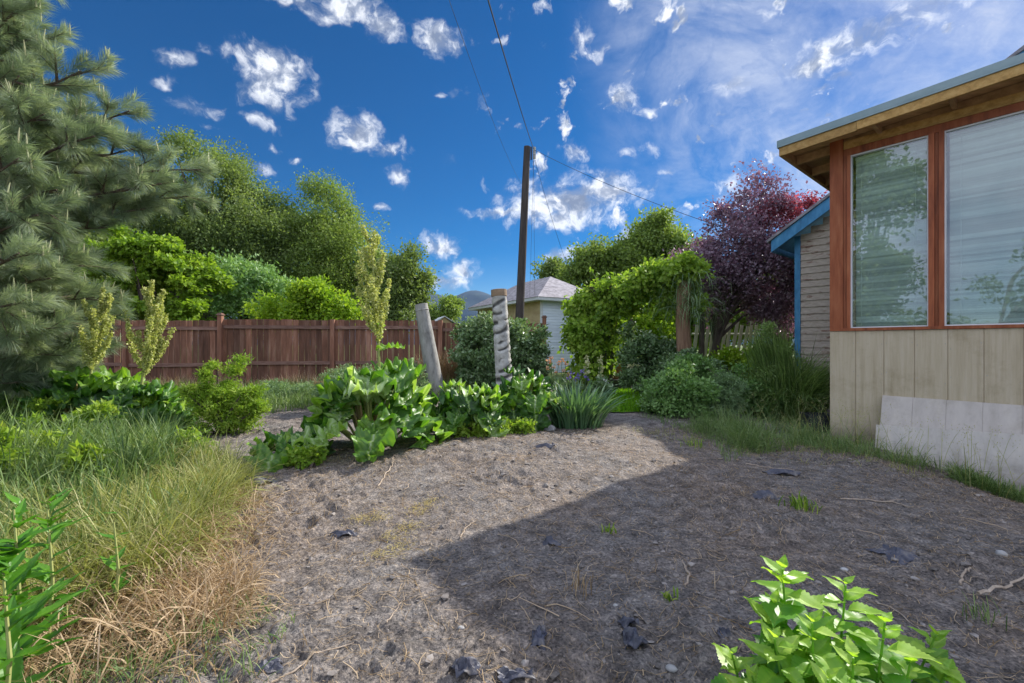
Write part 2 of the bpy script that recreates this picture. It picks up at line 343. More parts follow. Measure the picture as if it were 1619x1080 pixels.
def limbs(mb, base, targets, r0, fork=.45, seed=1, k=8, jitter=.1):
    g = np.random.default_rng(seed); base = np.array(base, float)
    top = np.mean(targets, 0); top = base+(top-base)*np.array([.6, .6, 1])
    tr = [base+(top-base)*q+g.normal(size=3)*jitter*np.array([1, 1, 0])*(q > 0) for q in np.linspace(0, 1, 7)]
    mb.tube(tr, np.linspace(r0, r0*.35, 7), 9, jit=.15)
    for tg in targets[:k]:
        q = fork*(.5+.9*g.random()); st = base+(top-base)*min(q, .9)
        m1 = st+(tg-st)*.5+np.array([0, 0, .12*np.linalg.norm(tg-st)])
        mb.tube([st, (st+m1)/2, m1, (m1+tg)/2, tg], np.linspace(r0*.45, r0*.08, 5), 5)
def tree(name, label, mat, base, blobs, ncl, nlf, cr, L, W, r0=.15, group=None, cat='tree', bark='bark', k=22, **kw):
    base = (base[0], base[1], float(G(base[0], base[1], False)))
    T = thing(name, label, cat, base, group)
    mb = MB(); c = crown(mb, blobs, ncl, nlf, cr, L, W, **kw)
    mb.build('crown', M[mat], T)
    tb = MB(); limbs(tb, (base[0], base[1], base[2]-.1), c[:max(k, 3)], r0, seed=kw.get('seed', 1), k=k); tb.build('trunk', M[bark], T, smooth=True)
    return T
def bush(name, label, mat, base, blobs, ncl, nlf, cr, L, W, group=None, cat='shrub', k=8, r0=.02, **kw):
    base = (base[0], base[1], float(G(base[0], base[1], False)))
    T = thing(name, label, cat, base, group)
    mb = MB(); c = crown(mb, blobs, ncl, nlf, cr, L, W, zmin=base[2]+.03, **kw)
    mb.build('foliage', M[mat], T)
    tb = MB()
    for tg in c[:k*2]:
        b = np.array(base)+np.array([random.uniform(-.08, .08), random.uniform(-.08, .08), -.03])
        tb.tube([b, (b+tg)/2+np.array([0, 0, .05]), tg], [r0, r0*.7, r0*.3], 5)
    tb.build('stem', M['bark'], T)
    return T
def blades(mb, x, y, z, Ln, W, lean, a, seg=4, g=None, az=None, droop=1.0):
    g = g or rng; n = len(x)
    az = g.random(n)*2*math.pi if az is None else az
    d = np.stack([np.cos(az), np.sin(az), np.zeros(n)], 1)
    s = np.linspace(0, 1, seg)
    th = lean[:, None]*(.25+1.1*droop*s[None]**1.3)
    ds = Ln[:, None]/(seg-1)
    hx = np.concatenate([np.zeros((n, 1)), np.cumsum(np.sin(th[:, 1:])*ds, 1)], 1)
    hz = np.concatenate([np.zeros((n, 1)), np.cumsum(np.cos(th[:, 1:])*ds, 1)], 1)
    pts = np.stack([x, y, z], 1)[:, None]+d[:, None]*hx[..., None]+np.array([0, 0, 1])*hz[..., None]
    sd = np.stack([-np.sin(az), np.cos(az), np.zeros(n)], 1)
    tw = g.normal(size=(n, 3))*.35; sd = unit(sd+tw)
    w = W[:, None]*np.array([.8, 1, .75, .08] if seg == 4 else list(np.linspace(1, .9, seg-1))+[.05])[None]
    mb.strip(pts, sd, w, a)

# ------------------------------------------------------------------ ground sheet
ys = [-60, -30, -15, -8, -4, -2, -1, -.3, .2]
y = .55
while y < 9: ys.append(y); y *= 1.0052
while y < 60: ys.append(y); y *= 1.05
while y < 4000: ys.append(y); y *= 1.4
ys = np.array(ys)
tt = np.linspace(-1, 1, 561); tt = tt*.86+.14*tt**5
wid = np.where(ys > .5, 1.32*np.maximum(ys, 1)+1.0, 1.32+1.0+(0.5-ys)*1.5)
Xg = tt[None]*wid[:, None]; Xg[:, 0] -= 60+np.minimum(abs(ys)*2, 400); Xg[:, -1] += 60+np.minimum(abs(ys)*2, 400)
Yg = np.repeat(ys[:, None], len(tt), 1)
Zg = G(Xg, Yg)
mb = MB(); nr_, nc_ = Xg.shape
i = np.arange(nr_-1)[:, None]*nc_; j = np.arange(nc_-1)[None]
mb.add(np.stack([Xg, Yg, Zg], -1).reshape(-1, 3), np.stack([i+j, i+j+1, i+nc_+j+1, i+nc_+j], -1).reshape(-1, 4))
tag(mb.build('ground', M['ground'], smooth=True), kind='structure', label='bare grey brown garden soil')

# lawn sheet
lx = [(955, 606), (1180, 600), (1110, 655), (962, 658)]
mb = MB(); lp = []
for s_ in np.linspace(0, 1, 24):
    for q in np.linspace(0, 1, 24):
        a_ = np.array(GP(955-60*s_*0, 598))*(1-q)+np.array(GP(1230, 598))*q
        b_ = np.array(GP(935, 656))*(1-q)+np.array(GP(1075, 656))*q
        e = a_*(1-s_)+b_*s_; lp.append((e[0], e[1], float(G(e[0], e[1], True))+.02))
ii = np.arange(23)[:, None]*24; jj = np.arange(23)[None]
mb.add(lp, np.stack([ii+jj, ii+24+jj, ii+25+jj, ii+jj+1], -1).reshape(-1, 4))
tag(mb.build('lawn', M['lawnbase']), kind='structure')
lp = np.array(lp)
g = np.random.default_rng(3)
A_, B_, C_, D_ = np.array(GP(955, 598)), np.array(GP(1230, 598)), np.array(GP(935, 656)), np.array(GP(1075, 656))
s_ = g.random(26000)[:, None]; q = g.random(26000)[:, None]
e = (A_*(1-q)+B_*q)*(1-s_)+(C_*(1-q)+D_*q)*s_
mb = MB(); blades(mb, e[:, 0], e[:, 1], G(e[:, 0], e[:, 1])+.01, .05+.06*g.random(26000), np.full(26000, .012), g.random(26000)*.8, g.random(26000), g=g)
tag(mb.build('lawn_grass', M['lawn']), 'short bright green mown lawn between the shrubs', 'grass', kind='stuff')

# far hills
mb = MB()
hx = np.linspace(-5200, 5200, 260); rows = []
for q, k in enumerate(np.linspace(0, 1, 14)):
    yy = 2600+900*k
    prof = 1.13*(215+95*vn(hx/900, hx*0, 5)+55*vn(hx/260, hx*0+3, 6)+26*vn(hx/70, hx*0+k*5, 7)+60*vn(hx/300, hx*0+k*4, 8)*(1-k))
    # taper the skyline as in the photo
    rows.append(np.stack([hx, np.full_like(hx, yy)+80*vn(hx/200, hx*0+k*7, 3), prof*np.sin(k*math.pi/2)**.8*1.12-5+30*k*0], 1))
rows = np.array(rows); nr, nc = rows.shape[:2]
ii = np.arange(nr-1)[:, None]*nc; jj = np.arange(nc-1)[None]
mb.add(rows.reshape(-1, 3), np.stack([ii+jj, ii+jj+1, ii+nc+jj+1, ii+nc+jj], -1).reshape(-1, 4))
tag(mb.build('hills', M['hill'], smooth=True), kind='structure')

# ------------------------------------------------------------------ porch building
X1 = Matrix.Translation((CX, CY, 0))@Matrix.Rotation(TH, 4, 'Z')
def LB(): return MB(X1)
def lw(s, v, z): q = X1@Vector((s, v, z)); return np.array(q)
porch = thing('porch_building', 'enclosed porch with beige panel knee wall, brown framed windows and open wooden eaves', 'house', (CX, CY, 0))
LEN = 8.0
mb = LB()
xs = [0]+[.262+.2705*k for k in range(29)]
for a, b in zip(xs[:-1], xs[1:]):
    mb.bb(a+(.004 if a > 0 else 0), b-.004, 0, .05, -.5, 1.315)
mb.bb(.002, xs[-1], .009, .06, -.5, 1.31)
mb.bb(0, .05, .062, 3.6, -.5, 1.315)
mb.bb(0.05, LEN, 3.55, 3.6, -.5, 3.5)
wall = mb.build('knee_wall', M['siding'], porch)
mb = LB(); mb.bb(.0, .137, -.012, .13, 1.318, 3.75, .6); 
mb.build('corner_post', M['brownwood'], porch)
mb = LB(); mb.bb(.14, LEN, -.018, .09, 1.318, 1.352, .5)
mb.build('sill', M['brownwood'], porch)
mb = LB(); mb.bb(.14, LEN, -.006, .09, 3.462, 3.545, .35)
mb.build('header', M['brownwood'], porch)
Z0, Z1 = 1.352, 3.462
mb = LB(); mb.bb(.141, .172, -.004, .09, Z0, Z1, .2); mb.bb(.176, .21, -.012, .09, Z0, Z1, .8); mb.build('window_post', M['brownwood'], porch)
for (a, b) in ((.918, 1.046), (2.60, 2.73), (4.3, 4.43), (6.0, 6.13)):
    mb = LB(); mb.bb(a, a+.05, -.010, .09, Z0, Z1, .9); mb.bb(a+.053, a+.082, .004, .09, Z0, Z1, .1); mb.bb(a+.085, b, -.012, .09, Z0, Z1, .5)
    mb.build('window_post', M['brownwood'], porch)
for n_, (a, b) in enumerate(((.21, .918), (1.046, 2.60), (2.73, 4.3), (4.43, 6.0), (6.13, LEN))):
    mb = LB()
    w_ = .013
    mb.bb(a, a+w_, .012, .07, Z0, Z1); mb.bb(b-w_, b, .012, .07, Z0, Z1)
    mb.bb(a+w_, b-w_, .012, .07, Z0, Z0+w_); mb.bb(a+w_, b-w_, .012, .07, Z1-w_*1.3, Z1)
    fr_ = mb.build('window', M['white'], porch)
    mb = LB(); mb.bb(a+w_, b-w_, .034, .039, Z0+w_, Z1-w_*1.3); mb.build('pane', M['glassm'], fr_)
    mb = LB(); g = np.random.default_rng(n_)
    zz = Z0+.03
    top = Z1-.05
    while zz < top:
        dx = .0
        cz = (b-a)
        mb.box(((a+b)/2, .12, zz), (b-a-.06, .027, .0016), rot=Matrix.Rotation(R(-66+g.normal()*2), 3, 'X'), a=g.random())
        zz += .024
    mb.bb(a+.03, b-.03, .1, .14, top, top+.035)
    for q in (a+.09, b-.12) if b-a < 1 else (a+.12, (a+b)/2, b-.12):
        mb.tube([lw_ for lw_ in [(q, .1, Z0+.02), (q, .1, top)]], .003, 5)
    mb.build('blind', M['blinds'], fr_)
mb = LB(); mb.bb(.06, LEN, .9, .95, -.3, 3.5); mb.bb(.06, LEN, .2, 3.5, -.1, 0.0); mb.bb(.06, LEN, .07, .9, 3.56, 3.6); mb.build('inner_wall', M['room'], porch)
# roof: rises gently along s
AO, BO, RS = .444, .40, .05
def rz(s): return 3.546+RS*(s+AO)
def beam(mb, s0, s1, v0, v1, za, zb, a=.5):
    mb.hexa([(s0, v0, rz(s0)+za), (s1, v0, rz(s1)+za), (s1, v1, rz(s1)+za), (s0, v1, rz(s0)+za),
             (s0, v0, rz(s0)+zb), (s1, v0, rz(s1)+zb), (s1, v1, rz(s1)+zb), (s0, v1, rz(s0)+zb)], a)
RL, RD = LEN+.4, 3.95
# wall beam: yellow plate and brown blocking
mb = LB(); mb.bb(.14, LEN, .0, .08, 3.547, 3.645, .8); mb.bb(.3, LEN, -.012, -.001, 3.547, 3.57, .5); mb.build('wall_plate', M['yellowwood'], porch)
mb = LB(); mb.hexa([(.1, .03, 3.646), (LEN, .03, 3.646), (LEN, .08, 3.646), (.1, .08, 3.646), (.1, .03, rz(.1)+.105), (LEN, .03, rz(LEN)+.105), (LEN, .08, rz(LEN)+.105), (.1, .08, rz(.1)+.105)], .3)
mb.hexa([(.0, .3, 3.3), (.05, .3, 3.3), (.05, 3.5, 3.3), (0, 3.5, 3.3), (.0, .3, rz(0)+.1), (.05, .3, rz(0)+.1), (.05, 3.5, rz(0)+.1), (0, 3.5, rz(0)+.1)], .3)
mb.build('blocking', M['soffit'], porch)
mb = LB()
for q in (-.13, .5, 1.13, 1.76, 2.4, 3.0, 3.6, 4.2, 4.8, 5.4, 6.0, 6.6, 7.2):
    if q > 0: mb = LB(); beam(mb, q-.02, q+.02, -BO+.04, -.02, .02, .105, random.random()); mb.build('rafter_tail', M['soffit'], porch)
for q in np.arange(.1, 3.7, .6):
    mb = LB(); beam(mb, -AO+.045, -.01, q-.02, q+.02, .0, .105, random.random()); mb.build('rafter_tail', M['soffit'], porch)
mb = LB()
k = 0
for q in np.arange(-BO+.002, RD-.02, .14):
    beam(mb, -AO+.002, RL, q, q+.137, .108, .127, random.random())
mb.build('soffit_board', M['soffit'], porch)
mb = LB(); beam(mb, -AO, .36, -BO, -BO+.038, 0, .105, .45); beam(mb, .363, 3.2, -BO-.004, -BO+.036, .008, .105, .8); beam(mb, 3.203, RL, -BO, -BO+.038, 0, .105, .6)
mb.build('fascia', M['yellowwood'], porch)
mb = LB(); beam(mb, -AO, -AO+.038, -BO+.04, RD, 0, .105, .4); mb.build('fascia', M['soffit'], porch)
mb = LB(); beam(mb, -AO-.02, RL, -BO-.02, RD+.02, .129, .195); beam(mb, -AO-.02, RL, -BO-.02, -BO-.006, .106, .128); beam(mb, -AO-.02, -AO-.006, -BO-.004, RD, .106, .128)
rf = mb.build('roof', M['metal'], porch)
g = np.random.default_rng(44); mb = LB()
for sx_ in [0.0+.02]+[.262+.2705*k for k in range(6)]:
    for zz in (.1, .45, .8, 1.15):
        for dx_ in (-.02, .022):
            if g.random() < .8 and sx_+dx_ > .01: mb.box((sx_+dx_, -.0012, zz+g.normal()*.03), (.007, .003, .007))
mb.build('nail', M['stone'], porch)['kind'] = 'stuff'
# leaning sheets
def sheet(name, label, mat, s0, s1, vt, zt0, zt1, vb, zb, grooves, group):
    mb = LB(); n = 10
    ss = np.linspace(s0, s1, n)
    for a, b in zip(ss[:-1], ss[1:]):
        za = zt0+(zt1-zt0)*(a-s0)/(1.1); zc = zt0+(zt1-zt0)*(b-s0)/(1.1)
        gp = .003 if grooves else 0
        a2 = a+gp
        def q(s, v, z): return (s, v, z)
        d = .012
        mb.hexa([(a2, vb-d, zb), (b, vb-d, zb), (b, vb, zb), (a2, vb, zb), (a2, vt-d, za), (b, vt-d, zc), (b, vt, zc), (a2, vt, za)])
    if grooves: mb.hexa([(s0+.004, vb-d+.005, zb), (s1, vb-d+.005, zb), (s1, vb-.001, zb), (s0+.004, vb-.001, zb), (s0+.004, vt-d+.005, zt0-.002), (s1, vt-d+.005, zt0+(zt1-zt0)*(s1-s0)/1.1-.002), (s1, vt-.001, zt0+(zt1-zt0)*(s1-s0)/1.1-.002), (s0+.004, vt-.001, zt0-.002)])
    return tag(mb.build(name, mat, origin=lw(s0, vb, 0)), label, 'siding sheet', group)
sheet('siding_sheet', 'taller grooved off white sheet leaning against the beige wall behind the lower one', M['sheet'], .52, 2.97, -.012, .56, .553, -.335, -.42, True, None)
sheet('siding_sheet', 'lower pale plain sheet leaning in front of the grooved one', M['sheet2'], .50, 2.9, -.19, .235, .29, -.36, -.42, False, None)

# black crate at the corner
cx, cyy = P(1295, 0, 6.0)[0], 6.05
cz_ = float(G(cx, cyy))
crt = thing('black_crate', 'black plastic box standing at the foot of the house corner', 'crate', (cx, cyy, cz_))
XC = Matrix.Translation((cx, cyy, cz_))@Matrix.Rotation(R(-12), 4, 'Z')
mb = MB(XC)
w_, h_ = .13, .24
for sx in (-1, 1): mb.bb(sx*w_-.006, sx*w_+.006, -w_, w_, 0, h_)
for sy in (-1, 1): mb.bb(-w_+.007, w_-.007, sy*w_-.006, sy*w_+.006, 0, h_)
mb.bb(-w_+.007, w_-.007, -w_+.007, w_-.007, .0, .012)
for k in range(4): mb.bb(-w_+.03, w_-.03, -w_-.012, -w_-.0065, .03+k*.05, .05+k*.05)
mb.build('body', M['black'], crt)
mb = MB(XC); mb.bb(-w_-.012, w_+.012, -w_-.014, -w_-.007+.0, h_-.025, h_+.006); mb.bb(-w_-.014, -w_-.007, -w_-.006, w_+.012, h_-.025, h_+.006); mb.bb(w_+.007, w_+.014, -w_-.006, w_+.012, h_-.025, h_+.006)
mb.build('rim', M['black'], crt)

# ------------------------------------------------------------------ blue trimmed house behind
bx, by = P(1258, 0, 9.0)[0], 9.0
X2 = Matrix.Translation((bx, by, 0))@Matrix.Rotation(TH, 4, 'Z')
bh = thing('clapboard_house', 'old house with peeling grey clapboard and bright blue corner and eave trim', 'house', (bx, by, 0))
mb = MB(X2)
SL = .64
ez = 3.18
z = -.2
W2 = 5.0
while z < ez+SL*W2:
    x0 = .1 if z < ez+.08 else .1+(z-ez-.02)/SL
    if x0 > W2: break
    mb.hexa([(x0, -.022, z), (W2, -.022, z), (W2, .06, z), (x0, .06, z), (x0+.0, -.004, z+.128), (W2, -.004, z+.128), (W2, .06, z+.128), (x0, .06, z+.128)], random.random())
    z += .13
mb.bb(.02, .06, .08, 6, -.2, ez)
mb.build('wall', M['peel'], bh)
mb = MB(X2); mb.bb(0, .1, -.034, .07, -.2, ez+.1); mb.build('corner_board', M['blue'], bh)
def slope(mb, s0, s1, v0, v1, za, zb, a=.5):
    f = lambda s: ez+.02+SL*s
    mb.hexa([(s0, v0, f(s0)+za), (s1, v0, f(s1)+za), (s1, v1, f(s1)+za), (s0, v1, f(s0)+za), (s0, v0, f(s0)+zb), (s1, v0, f(s1)+zb), (s1, v1, f(s1)+zb), (s0, v1, f(s0)+zb)], a)
mb = MB(X2); slope(mb, -.33, W2, -.30, -.265, .0, .23, .6); mb.build('bargeboard', M['blue'], bh)
mb = MB(X2); slope(mb, -.33, W2, -.262, 6.2, .1, .15, .2); slope(mb, -.33, -.30, -.26, 6.2, .0, .098, .3); mb.build('soffit', M['blue'], bh)
mb = MB(X2); slope(mb, -.40, W2, -.34, 6.3, .235, .29, .5); mb.build('roof', M['shingle'], bh)

# ------------------------------------------------------------------ wooden fence
fpx = [(-420, 11.2), (-240, 11.5), (-60, 11.75), (110, 12.0), (350-70, 12.15)]
posts = [(-9.9-4.9, 11.3), (-12.3, 11.5), (-9.95, 11.75), ((350-810)/F*12.0, 12.0), ((527-810)/F*12.35, 12.35), ((697-810)/F*12.7, 12.7), ((861-810)/F*13.0, 13.0)]
fence = thing('board_fence', 'red brown stained vertical board fence with two weathered rails and square posts', 'fence', (posts[3][0], posts[3][1], 0))
dz = [0, -.02, -.04, 0.0, .0, -.06, -.02]
for k in range(len(posts)-1):
    p0 = np.array(posts[k]); p1 = np.array(posts[k+1]); L_ = np.linalg.norm(p1-p0); d = (p1-p0)/L_
    nrm = np.array([-d[1], d[0]])
    nb = int(L_/.143); mb = MB(); step = L_/nb
    th = math.atan2(d[1], d[0]); rot = Matrix.Rotation(th, 3, 'Z')
    for q in range(nb):
        c = p0+d*(q+.5)*step
        gap = .007+.016*(random.random()**2)
        hh = 1.80+dz[k]+random.uniform(-.012, .012)
        mb.box((c[0]+nrm[0]*.01, c[1]+nrm[1]*.01, hh/2+.02), (step-gap, .018, hh), rot=Matrix.Rotation(th, 3, 'Z')@Matrix.Rotation(R(random.uniform(-.3, .3)), 3, 'Y'), a=random.random())
    mb.build('board_panel', M['fence'], fence)
    for zr in (1.62, .66):
        mb = MB(); c = (p0+p1)/2-nrm*.022
        mb.box((c[0], c[1], zr+dz[k]), (L_-.13, .038, .09), rot=rot@Matrix.Rotation(R(random.uniform(-.25, .25)), 3, 'Y'), a=random.random())
        mb.build('rail', M['rail'], fence)
for k, p in enumerate(posts):
    mb = MB(); hh = 1.92 if k in (3, 6) else 1.83
    mb.box((p[0], p[1]-.03, hh/2-.05), (.11, .11, hh+.1), a=.9)
    po = mb.build('post', M['fence'], fence)
    if k in (3, 6):
        mb = MB(); mb.box((p[0], p[1]-.03, hh+.016), (.15, .15, .03)); mb.box((p[0], p[1]-.03, hh+.046), (.1, .1, .03)); mb.build('post_cap', M['rail'], po)

# ------------------------------------------------------------------ garage, shed
gx, gy = P(856, 0, 18)[0], 18.0
# left face runs away to the left; right face runs slightly away to the right
XG = Matrix.Translation((gx, gy, 0))@Matrix.Rotation(R(30), 4, 'Z')
gar = thing('garage', 'white clapboard garage with tan side wall and grey shingled hip roof', 'garage', (gx, gy, 0))
zt = 2.9; WX, WY = 3.0, 5.6
mb = MB(XG)
z = 0
while z < zt-.02:
    mb.hexa([(0, -.016, z), (WX, -.016, z), (WX, .04, z), (0, .04, z), (0, -.002, z+.112), (WX, -.002, z+.112), (WX, .04, z+.112), (0, .04, z+.112)], random.random()); z += .114
mb.build('front_wall', M['garagewall'], gar)
mb = MB(XG)
for q in np.arange(.05, WY, .3): mb.bb(-.01 if int(q*10) % 2 else -.004, .04, q, q+.297, 0, zt-.02, random.random())
mb.bb(.05, WX, WY-.05, WY, 0, zt-.05); mb.bb(WX-.05, WX, .05, WY-.05, 0, zt-.05)
mb.build('side_wall', M['tanwall'], gar)
mb = MB(XG); mb.bb(-.02, .07, -.03, .045, 0, zt); mb.build('corner_board', M['trimw'], gar)
mb = MB(XG); oh = .4; ht = 1.15
e0, e1, f0, f1 = -oh, WX+oh, -oh, WY+oh
mb.bb(e0, e1, f0, f1, zt-.02, zt+.1); mb.build('eave_trim', M['trimw'], gar)
mb = MB(XG)
rx0, ry0, ry1 = (e0+e1)/2, f0+1.9, f1-1.9
b0 = zt+.103
mb.add([(e0-.03, f0-.03, b0), (e1+.03, f0-.03, b0), (e1+.03, f1+.03, b0), (e0-.03, f1+.03, b0), (rx0, ry0, b0+ht), (rx0, ry1, b0+ht)], [[0, 1, 4, 4], [2, 3, 5, 5]][0:0] or [[0, 4, 5, 3], [1, 2, 5, 4]], .4)
mb.add([(e0-.03, f0-.03, b0), (e1+.03, f0-.03, b0), (rx0, ry0, b0+ht), (e1+.03, f1+.03, b0), (e0-.03, f1+.03, b0), (rx0, ry1, b0+ht)], [[0, 1, 2], [3, 4, 5]], .75)
mb.build('roof', M['shingle'], gar)
sx, sy = P(703, 0, 24)[0], 24
shd = thing('shed', 'small shed with pale metal roof beyond the fence', 'shed', (sx, sy, 0))
XS = Matrix.Translation((sx, sy, 0))@Matrix.Rotation(R(20), 4, 'Z')
mb = MB(XS); mb.bb(-.7, .7, 0, 1.5, 0, 2.1); mb.build('wall', M['tanwall'], shd)
mb = MB(XS); mb.hexa([(-.85, -.1, 2.1), (.0, -.1, 2.62), (.0, 1.6, 2.62), (-.85, 1.6, 2.1), (-.85, -.1, 2.14), (0, -.1, 2.67), (0, 1.6, 2.67), (-.85, 1.6, 2.14)]); mb.hexa([(.003, -.1, 2.62), (.85, -.1, 2.1), (.85, 1.6, 2.1), (.003, 1.6, 2.62), (.003, -.1, 2.67), (.85, -.1, 2.14), (.85, 1.6, 2.14), (.003, 1.6, 2.67)]); mb.build('roof', M['trimw'], shd)
sp = mb = MB(XS); mb.hexa([(-.7, .0, 2.103), (.7, 0, 2.103), (.7, .03, 2.103), (-.7, .03, 2.103), (-.01, 0, 2.6), (.01, 0, 2.6), (.01, .03, 2.6), (-.01, .03, 2.6)]); mb.build('gable', M['tanwall'], shd)

# ------------------------------------------------------------------ utility pole and wires
PY = 15.5
pb = P(817, 545, PY); pt = P(834, 232, PY); pb[2] = -.3
up_ = thing('utility_pole', 'tall dark wooden utility pole leaning slightly, rising behind the hedge', 'utility pole', (pb[0], pb[1], 0))
mb = MB(); mb.tube([pb+(pt-pb)*q for q in np.linspace(0, 1, 9)], np.linspace(.165, .115, 9), 14, jit=.04); mb.build('pole', M['pole'], up_, smooth=True)
mb = MB(); b_ = pt+np.array([.14, 0, -.22]); mb.box(b_, (.05, .08, .42)); mb.build('bracket', M['wire'], up_)
for k in range(3):
    c = pt+np.array([.24, -.04, -.08-.14*k]); mb = MB(); mb.tube([c-[0, 0, .045], c-[0, 0, .02], c, c+[0, 0, .02], c+[0, 0, .045]], [.06, .04, .06, .04, .06], 10); mb.build('insulator', M['porcelain'], up_)
def wire(label, a, b, sag, r, mid=None):
    a = np.array(a); b = np.array(b); s = np.linspace(0, 1, 40)[:, None]
    pts = a*(1-s)+b*s; pts[:, 2] -= (4*sag*s*(1-s))[:, 0]
    mb = MB(); mb.tube(pts, r, 6); return tag(mb.build('overhead_wire', M['wire'], origin=a), label, 'wire', 'overhead wires')
ins = pt+np.array([.22, -.02, 0])
wire('thick overhead wire running up from the pole top and out of the picture', ins-[0, 0, .08], P(741, -110, 5), .1, .011)
wire('faint thin overhead wire left of the thick one', P(826, 292, PY+.2), P(690, -60, 5), .25, .0035)
wire('service wire sloping from the pole top right to the purple tree', ins-[0, 0, .1], P(1150, 362, 10.5), .12, .007)
wire('thin wire dropping steeply from the pole to the green trees on the right', ins-[0, 0, .3], P(905, 440, 20), .2, .006)
wire('thin plumb wire hanging down just right of the pole', ins-[0, 0, .3], P(838, 470, 17.8), .02, .004)
wire('second thin plumb wire farther right of the pole', ins-[0, 0, .36], P(846, 468, 18.2), .02, .004)

# ------------------------------------------------------------------ leaning posts
def wpost(label, top, bot, Y, r0, r1, spiral):
    b = P(*bot, Y); tp_ = P(*top, Y); base = (b[0], b[1], float(G(b[0], b[1], False)))
    b = b+(b-tp_)*.05
    T = thing('log_post', label, 'post', base, 'two leaning garden posts')
    n = 170 if spiral else 60; mb = MB(); seg = 48 if spiral else 28
    pts = np.array([b+(tp_-b)*q for q in np.linspace(0, 1, n)])
    rad = np.linspace(r0, r1, n)
    mb.tube(pts, rad, seg, cap=True, jit=.03)
    if spiral:      # rope like ridges and knots
        v = mb.v[0].reshape(n, seg, 3); ang = np.arange(seg)/seg
        aa = np.full((n, seg), .5)
        for i_ in range(n-6):
            k_ = np.sin(2*math.pi*(ang*2)+i_*.47+4.5*vn(ang*4, ang*0+i_*.11, 8)); m_ = vn(ang*6, ang*0+i_*.09, 4)
            gr = np.clip(-k_-.1, 0, 1)*(m_ > .33)*(.5+m_); aa[i_] = .75-.75*np.clip(gr*1.3, 0, 1)
            v[i_] = pts[i_]+(v[i_]-pts[i_])*(1.02-.14*gr+.04*np.maximum(k_, 0))[:, None]
        mb.a[0] = aa.ravel()
        mb.v[0] = v.reshape(-1, 3)
    mb.build('shaft', M['ropelog'] if spiral else M['log'], T, smooth=True)
    d = unit(tp_-b)
    mb = MB()
    if spiral: mb.tube([tp_-d*.13, tp_-d*.125, tp_, tp_+d*.006], [r1*1.02, r1*1.12, r1*1.1, r1*.9], 24); mb.build('cap', M['tape'], T)
    else: mb.tube([tp_-d*.15, tp_-d*.13, tp_-d*.13, tp_-d*.115], [r1*1.03, r1*1.1, r1*1.1, r1*1.03], 24, cap=False); mb.build('band', M['log'], T)
wpost('smooth pale grey post leaning left in front of the fence', (666, 481), (692, 628), 9.6, .185, .135, False)
wpost('rough rope textured grey post with tan cap in front of the dark hedge', (789, 458), (800, 640), 8.6, .16, .135, True)

# ------------------------------------------------------------------ trees
def grp(): return 'trees behind the fence'
tree('elm_tree', 'tallest olive green tree with broad rounded crown behind the left part of the fence', 'elm', (P(330, 0, 21)[0], 21), [blob(318, 305, 21, 75, 78), blob(270, 330, 21, 70, 80), blob(375, 345, 21, 62, 85), blob(330, 420, 21, 110, 90), blob(240, 420, 21.5, 90, 90), blob(408, 425, 21, 45, 80)], 1500, 80, .33, .125, .06, r0=.3, seed=11, group=grp(), droop=.3)
tree('elm_tree', 'middle green tree behind the fence, between the tallest tree and the short round one', 'elm2', (P(510, 0, 23)[0], 23), [blob(500, 350, 23, 50, 58), blob(545, 385, 23, 50, 58), blob(480, 420, 23, 60, 80), blob(565, 450, 23, 55, 60), blob(455, 380, 23, 30, 60)], 1300, 80, .33, .125, .06, r0=.28, seed=12, group=grp(), droop=.4)
tree('elm_tree', 'short round dark green tree behind the fence just left of the hills', 'elm', (P(635, 0, 20)[0], 20), [blob(632, 435, 20, 38, 42), blob(655, 455, 20, 26, 34), blob(625, 485, 20, 48, 40), blob(600, 440, 20.5, 25, 40)], 600, 50, .26, .14, .07, r0=.18, seed=13, group=grp())
tree('maple_tree', 'bright lime green layered tree just behind the fence near the pine', 'maple', (P(240, 0, 14.5)[0], 14.5), [blob(235+dx, yy, 14.5, w, 9, .9) for dx, yy, w in ((-10, 372, 45), (15, 388, 62), (-30, 402, 75), (20, 418, 85), (-20, 434, 92), (10, 450, 98), (-25, 466, 100), (15, 482, 98), (-10, 498, 95))]+[blob(320, 430, 15, 38, 40)], 900, 40, .13, .14, .1, r0=.12, seed=14, flat=.4, shell=.2, group=grp(), up=1.2)
tree('elm_tree', 'dark bluish tree filling the gap between lime green tree and yellow green bush', 'shrub', (P(385, 0, 17)[0], 17), [blob(380, 470, 17, 50, 50), blob(430, 480, 17, 50, 40)], 350, 50, .24, .14, .07, r0=.12, seed=15, group=grp())
tree('elm_tree', 'dark tree seen through the lower pine branches', 'elm', (P(60, 0, 17)[0], 17), [blob(60, 380, 17, 100, 120), blob(-60, 350, 17, 100, 160), blob(130, 450, 17, 80, 70)], 700, 50, .3, .17, .08, r0=.22, seed=16, group=grp())
tree('lilac_bush', 'yellow green round bush peeking over the middle of the fence', 'yellowbush', (P(490, 0, 14)[0], 14), [blob(470, 488, 14, 55, 30), blob(520, 492, 14, 50, 28), blob(495, 472, 14, 35, 22)], 420, 40, .16, .11, .07, r0=.05, seed=17, group=grp(), cat='shrub')
tree('garden_tree', 'small green tree far off in front of the hills', 'elm2', (P(708, 0, 42)[0], 42), [blob(708, 490, 42, 20, 18), blob(690, 500, 42, 14, 16)], 140, 40, .3, .25, .14, r0=.2, seed=18)
gp = 'trees beyond the vine arbor'
tree('poplar_tree', 'smallest green tree beyond the garage, leftmost of three', 'elm', (P(884, 0, 30)[0], 30), [blob(882, 438, 30, 26, 18), blob(886, 470, 30, 30, 30)], 260, 40, .35, .2, .12, r0=.2, seed=21, group=gp)
